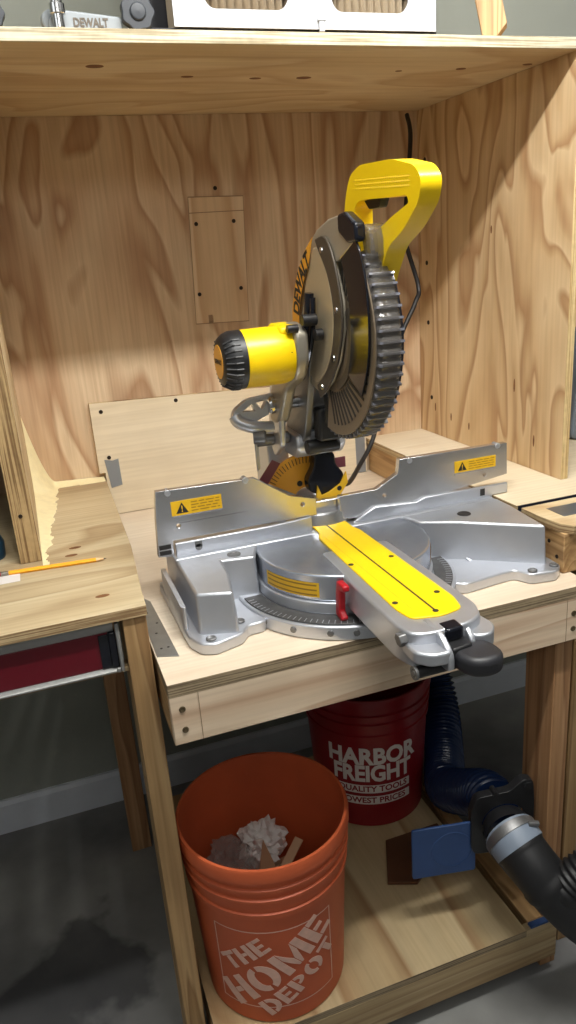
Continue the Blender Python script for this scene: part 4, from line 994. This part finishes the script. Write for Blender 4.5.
GLYPH = {   # heavy stencil capitals, unit height: (width, polygons)
    'T': (0.80, [rc_(0, 0.78, 0.80, 1), rc_(0.27, 0, 0.53, 0.74)]),
    'H': (0.86, [rc_(0, 0, 0.28, 1), rc_(0.58, 0, 0.86, 1), rc_(0.31, 0.42, 0.55, 0.60)]),
    'E': (0.72, [rc_(0, 0, 0.28, 1), rc_(0.31, 0.81, 0.72, 1), rc_(0.31, 0.42, 0.62, 0.59), rc_(0.31, 0, 0.72, 0.19)]),
    'O': (0.96, ring_arc(0.46, 0.5, 0.46, 0.53, 0.28, 97, 263)+ring_arc(0.50, 0.5, 0.46, 0.53, 0.28, -83, 83)),
    'M': (1.12, [rc_(0, 0, 0.25, 1), rc_(0.87, 0, 1.12, 1), [(0.28, 1), (0.28, 0.62), (0.47, 0.05), (0.545, 0.05), (0.545, 0.42)], [(0.84, 1), (0.84, 0.62), (0.65, 0.05), (0.575, 0.05), (0.575, 0.42)]]),
    'D': (0.88, [rc_(0, 0, 0.28, 1)]+ring_arc(0.34, 0.5, 0.54, 0.50, 0.28, -88, 88)),
    'P': (0.80, [rc_(0, 0, 0.28, 1)]+ring_arc(0.34, 0.70, 0.44, 0.30, 0.24, -88, 88)),
}
def glyph_text(word, h, place, sx=1.0, gap=0.10, depth=0.0006):
    bm = bmesh.new(); tot = sum(GLYPH[c][0] for c in word)+gap*(len(word)-1); x = -tot/2
    for c in word:
        for p in GLYPH[c][1]: prism(bm, [((x+a)*h*sx, (b-0.5)*h) for a, b in p], 'Z', 0, 1)
        x += GLYPH[c][0]+gap
    xs = [v.co.x for v in bm.verts]; cx_ = min(xs)+0.008
    while cx_ < max(xs):
        bmesh.ops.bisect_plane(bm, geom=bm.verts[:]+bm.edges[:]+bm.faces[:], plane_co=(cx_, 0, 0), plane_no=(1, 0, 0)); cx_ += 0.008
    for k in range(-4, 5): bmesh.ops.bisect_plane(bm, geom=bm.verts[:]+bm.edges[:]+bm.faces[:], plane_co=(0, k*0.008, 0), plane_no=(0, 1, 0))
    for v in bm.verts: v.co = Vector(place(v.co.x, v.co.y, v.co.z*depth))
    return bm
for s_, size, cu, cv, sx in (('THE', 0.040, -0.062, 0.038, 1.06), ('HOME', 0.065, 0.000, 0.002, 1.02), ('DEPOT', 0.042, 0.044, -0.046, 1.02)):
    build('lettering', glyph_text(s_, size, diag(cu, cv), sx=sx), M['faded'], logo)
# contents
def crumple(name, c, r, mt, seed, lab, cat, sq=(1, 1, 1)):
    bm = bmesh.new(); bmesh.ops.create_icosphere(bm, subdivisions=4, radius=1)
    for v in bm.verts:
        d = v.co.normalized(); n1 = noise.noise(d*2.2+Vector((seed, 0, 0))); n2 = abs(noise.noise(d*5+Vector((0, seed, 0)))); n3 = abs(noise.noise(d*10+Vector((0, 0, seed))))
        rr = r*(0.8+0.45*n1+0.55*n2+0.25*n3); v.co = Vector((d.x*rr*sq[0], d.y*rr*sq[1], d.z*rr*sq[2]))+Vector(c)
    o = build(name, bm, mt); tag(o, lab, cat); return o
crumple('crumpled_tissue', (0.300, 1.262, 0.392), 0.042, M['paper'], 3.1, 'crumpled white tissue in the middle of the orange bucket', 'tissue', (1.1, 1, 1.1))
crumple('plastic_wrap', (0.232, 1.262, 0.385), 0.042, M['film'], 8.4, 'clear crumpled plastic wrap in the left of the orange bucket', 'plastic wrap', (1.1, 1, 0.7))
crumple('trash_heap', (0.287, 1.205, 0.282), 0.084, M['card'], 5.5, 'heap of brown scrap paper filling the orange bucket', 'scrap paper', (1.1, 1.1, 0.75))
bm = bmesh.new(); prism(bm, [(0.272, 0.350), (0.318, 0.350), (0.291, 0.447)], 'Y', 1.212, 1.215)
q = build('cardboard_scrap', bm, M['card'], bev=0.0003); tag(q, 'pointed tan cardboard scrap sticking up from the orange bucket', 'cardboard')
bm = bmesh.new(); box(bm, -0.03, 0.035, -0.01, 0.01, 0, 0.004); bmesh.ops.rotate(bm, verts=bm.verts, cent=(0, 0, 0), matrix=Matrix.Rotation(math.radians(-28), 3, 'Y')); bmesh.ops.rotate(bm, verts=bm.verts, cent=(0, 0, 0), matrix=Matrix.Rotation(math.radians(35), 3, 'Z'))
bmesh.ops.translate(bm, verts=bm.verts, vec=(0.350, 1.215, 0.385))
q = build('wood_offcut', bm, M['card'], bev=0.0008); tag(q, 'small tan wood offcut at the right side inside the orange bucket', 'wood')

rc = (0.700, 1.590, 0.1495); rh, rrt, rrb = 0.396, 0.166, 0.143
rbk = thing('red_bucket', rc, 'dark red plastic bucket with white lettering standing behind the orange bucket', 'bucket')
bucket(rbk, rc, rh, rrt, rrb, M['redb'])
RA = -110
for s_, size, dz, sx, bold in (('HARBOR', 0.068, 0.226, 0.88, 0.0026), ('FREIGHT', 0.068, 0.173, 0.80, 0.0026)):
    build('lettering', text_bm(s_, size, on_bucket(rc, rh, rrt, rrb, RA, rc[2]+dz), bold=bold, sx=sx, cut=0.01, depth=0.0004), M['white'], rbk)
pl = on_bucket(rc, rh, rrt, rrb, RA, rc[2])
for v0, txt, hw in ((0.126, 'QUALITY TOOLS', 0.102), (0.090, 'LOWEST PRICES', 0.102)):
    bm = bmesh.new(); strip(bm, -hw, hw, v0-0.013, v0+0.013, 20); bn = build('printed_band', bm, M['white'], rbk)
    build('lettering', text_bm(txt, 0.0245, on_bucket(rc, rh, rrt, rrb, RA, rc[2]+v0, 0.0013), bold=0.0006, sx=1.0, cut=0.01, depth=0.0003), M['redb'], bn)

# ------------------------------------------------------------------ dust collection: blue hose, blast gate, black pipe
bm = bmesh.new(); hp = smoothpath([(0.800, 1.145, 0.408), (0.812, 1.20, 0.392), (0.822, 1.30, 0.320), (0.842, 1.42, 0.242), (0.925, 1.57, 0.218), (0.985, 1.69, 0.262), (1.005, 1.77, 0.35), (0.990, 1.82, 0.47), (0.970, 1.85, 0.60), (0.965, 1.88, 0.72), (0.98, 1.90, 0.84)], 14)
hp = resample(hp, 0.0020)
tube(bm, hp, lambda s: 0.051+0.0045*math.sin(2*PI*s/0.0150), n=28)
q = build('blue_hose', bm, M['blueh'], smooth=True, ang=80); tag(q, 'dark blue corrugated dust hose running behind the blast gate', 'hose')
bg = thing('blast_gate', (0.80, 1.10, 0.33), 'black and blue plastic blast gate inside the right end of the lower shelf', 'blast gate')
ya = math.radians(-12); rotz = Matrix.Rotation(ya, 3, 'Z'); gc = Vector((0.790, 1.103, 0.405))
def gx(bm):
    bmesh.ops.rotate(bm, verts=bm.verts, cent=(0, 0, 0), matrix=rotz); bmesh.ops.translate(bm, verts=bm.verts, vec=gc); return bm
bm = bmesh.new(); pf = holes_plate(roundpoly([(-0.072, 0.040), (-0.060, 0.075), (0.012, 0.080), (0.040, 0.105), (0.062, 0.100), (0.066, 0.04), (0.066, -0.060), (0.050, -0.075), (-0.065, -0.070), (-0.072, -0.05)], 0.01, 3), [circ2(0, 0, 0.050, 28)], lambda u, v, w: (u, w-0.010, v), 0.020)
build('gate_frame', gx(pf), M['black'], bg, bev=0.003)
bm = bmesh.new(); prism(bm, roundpoly([(-0.200, -0.118), (-0.060, -0.118), (-0.060, 0.010), (-0.200, 0.010)], 0.006, 3), 'Y', -0.004, 0.002)
sl = build('gate_slide', gx(bm), M['blue'], bg, bev=0.001, label='blue sliding plate')
bm = bmesh.new(); lathe(bm, (-0.112, -0.004, -0.054), (0, -1, 0), [(0, 0.046), (0.0008, 0.045), (0.0008, 0.0425), (0.0002, 0.0425)], n=40, cap=(False, False)); build('embossed_ring', gx(bm), M['blue'], sl, smooth=True)
bm = bmesh.new(); lathe(bm, (0, -0.008, 0), (0, -1, 0), [(0, 0.046), (0.02, 0.052), (0.035, 0.052)], n=36, cap=(False, False)); build('gate_collar', gx(bm), M['black'], bg, smooth=True)
bm = bmesh.new(); cyl(bm, (-0.02, -0.012, 0.078), (-0.02, 0.012, 0.078), 0.006, n=10); cyl(bm, (0.05, -0.014, 0.088), (0.05, 0.014, 0.088), 0.010, n=6); build('gate_screws', gx(bm), M['black'], bg)
bp_ = thing('black_hose_pipe', (0.84, 0.95, 0.0), 'black rubber dust pipe with pale cuff curving in front of the right bench leg', 'pipe')
path = smoothpath([(0.781, 1.068, 0.408), (0.783, 1.045, 0.399), (0.797, 1.000, 0.366), (0.828, 0.960, 0.318), (0.872, 0.930, 0.266), (0.945, 0.900, 0.200), (1.06, 0.88, 0.122), (1.25, 0.87, 0.065)], 10)
bm = bmesh.new(); tube(bm, resample(path[12:], 0.006), lambda s: 0.0515+(0.003 if (0.075 < s < 0.09) or (0.0 < s < 0.008) else 0), n=32)
build('pipe_body', bm, M['rubber'], bp_, smooth=True, ang=60)
bm = bmesh.new(); tube(bm, path[2:14], 0.0555, n=36); build('cuff', bm, M['clampw'], bp_, bev=0.001, label='pale blue-grey cuff')
bm = bmesh.new(); tube(bm, path[4:9], 0.0580, n=36); cyl(bm, (0.800, 1.030, 0.450), (0.822, 1.027, 0.446), 0.006, n=10); build('hose_clamp', bm, M['cast_dk'], bp_, bev=0.0008, label='metal worm clamp')
bm = bmesh.new(); bpth = smoothpath([(0.818, 0.962, 0.305), (0.838, 0.948, 0.352), (0.872, 0.938, 0.385), (0.93, 0.932, 0.402), (1.02, 0.928, 0.410)], 8)
tube(bm, resample(bpth, 0.002), lambda s: 0.039+(0.0025*math.sin(2*PI*s/0.010) if s > 0.05 else 0.003), n=28)
build('branch_stub', bm, M['rubber'], bp_, smooth=True, ang=80, label='ribbed black side branch')
bm = bmesh.new(); box(bm, 0.826, 0.872, 1.0385, 1.052, 0.1495, 0.1555); q = build('blue_tape', bm, M['blue'], bev=0.0008); tag(q, 'small blue tape piece on the front right corner of the lower shelf', 'tape')
bm = bmesh.new(); prism(bm, [(0.596, 1.272), (0.66, 1.245), (0.80, 1.330), (0.80, 1.395), (0.652, 1.395)], 'Z', 0.1495, 0.158)
q = build('hardboard_offcut', bm, M['brown_board'], bev=0.0008); tag(q, 'dark brown hardboard offcut lying on the lower shelf behind the blast gate', 'board')

# ------------------------------------------------------------------ glimpses beyond the hutch
bm = bmesh.new(); prism(bm, roundpoly([(1.335, 1.056), (1.95, 1.056), (1.95, 1.33), (1.335, 1.33)][0:0] or [(1.33, 1.056), (1.66, 1.056), (1.66, 1.30), (1.36, 1.34)], 0.03, 4), 'Y', 1.60, 1.90)
q = build('tool_case', bm, M['greycase'], bev=0.006); tag(q, 'grey plastic tool case behind the right side panel of the hutch', 'tool case')
bm = bmesh.new(); lathe(bm, (1.262, 1.60, 1.056), (0, 0, 1), [(0, 0.03), (0.05, 0.03), (0.055, 0.024), (0.058, 0.0001)], n=24)
q = build('round_pot', bm, M['black'], smooth=True, ang=40); tag(q, 'small round black pot on the counter beside the grey tool case', 'pot')
bm = bmesh.new(); prism(bm, roundpoly([(-0.60, 1.056), (-0.15, 1.056), (-0.15, 1.62), (-0.60, 1.62)], 0.02, 3), 'Y', 1.60, 1.90)
q = build('black_tool_box', bm, M['black_box'], bev=0.005); tag(q, 'black tool box in the dark bay left of the hutch side panel', 'tool box')
bm = bmesh.new(); lathe(bm, (-0.135, 1.50, 1.0555), (0, 0, 1), [(0, 0.034), (0.03, 0.036), (0.045, 0.030), (0.05, 0.0001)], n=28)
q = build('blue_lid_jar', bm, M['bluelid'], smooth=True, ang=40); tag(q, 'small dark blue round jar on the left counter edge of the photo', 'jar')
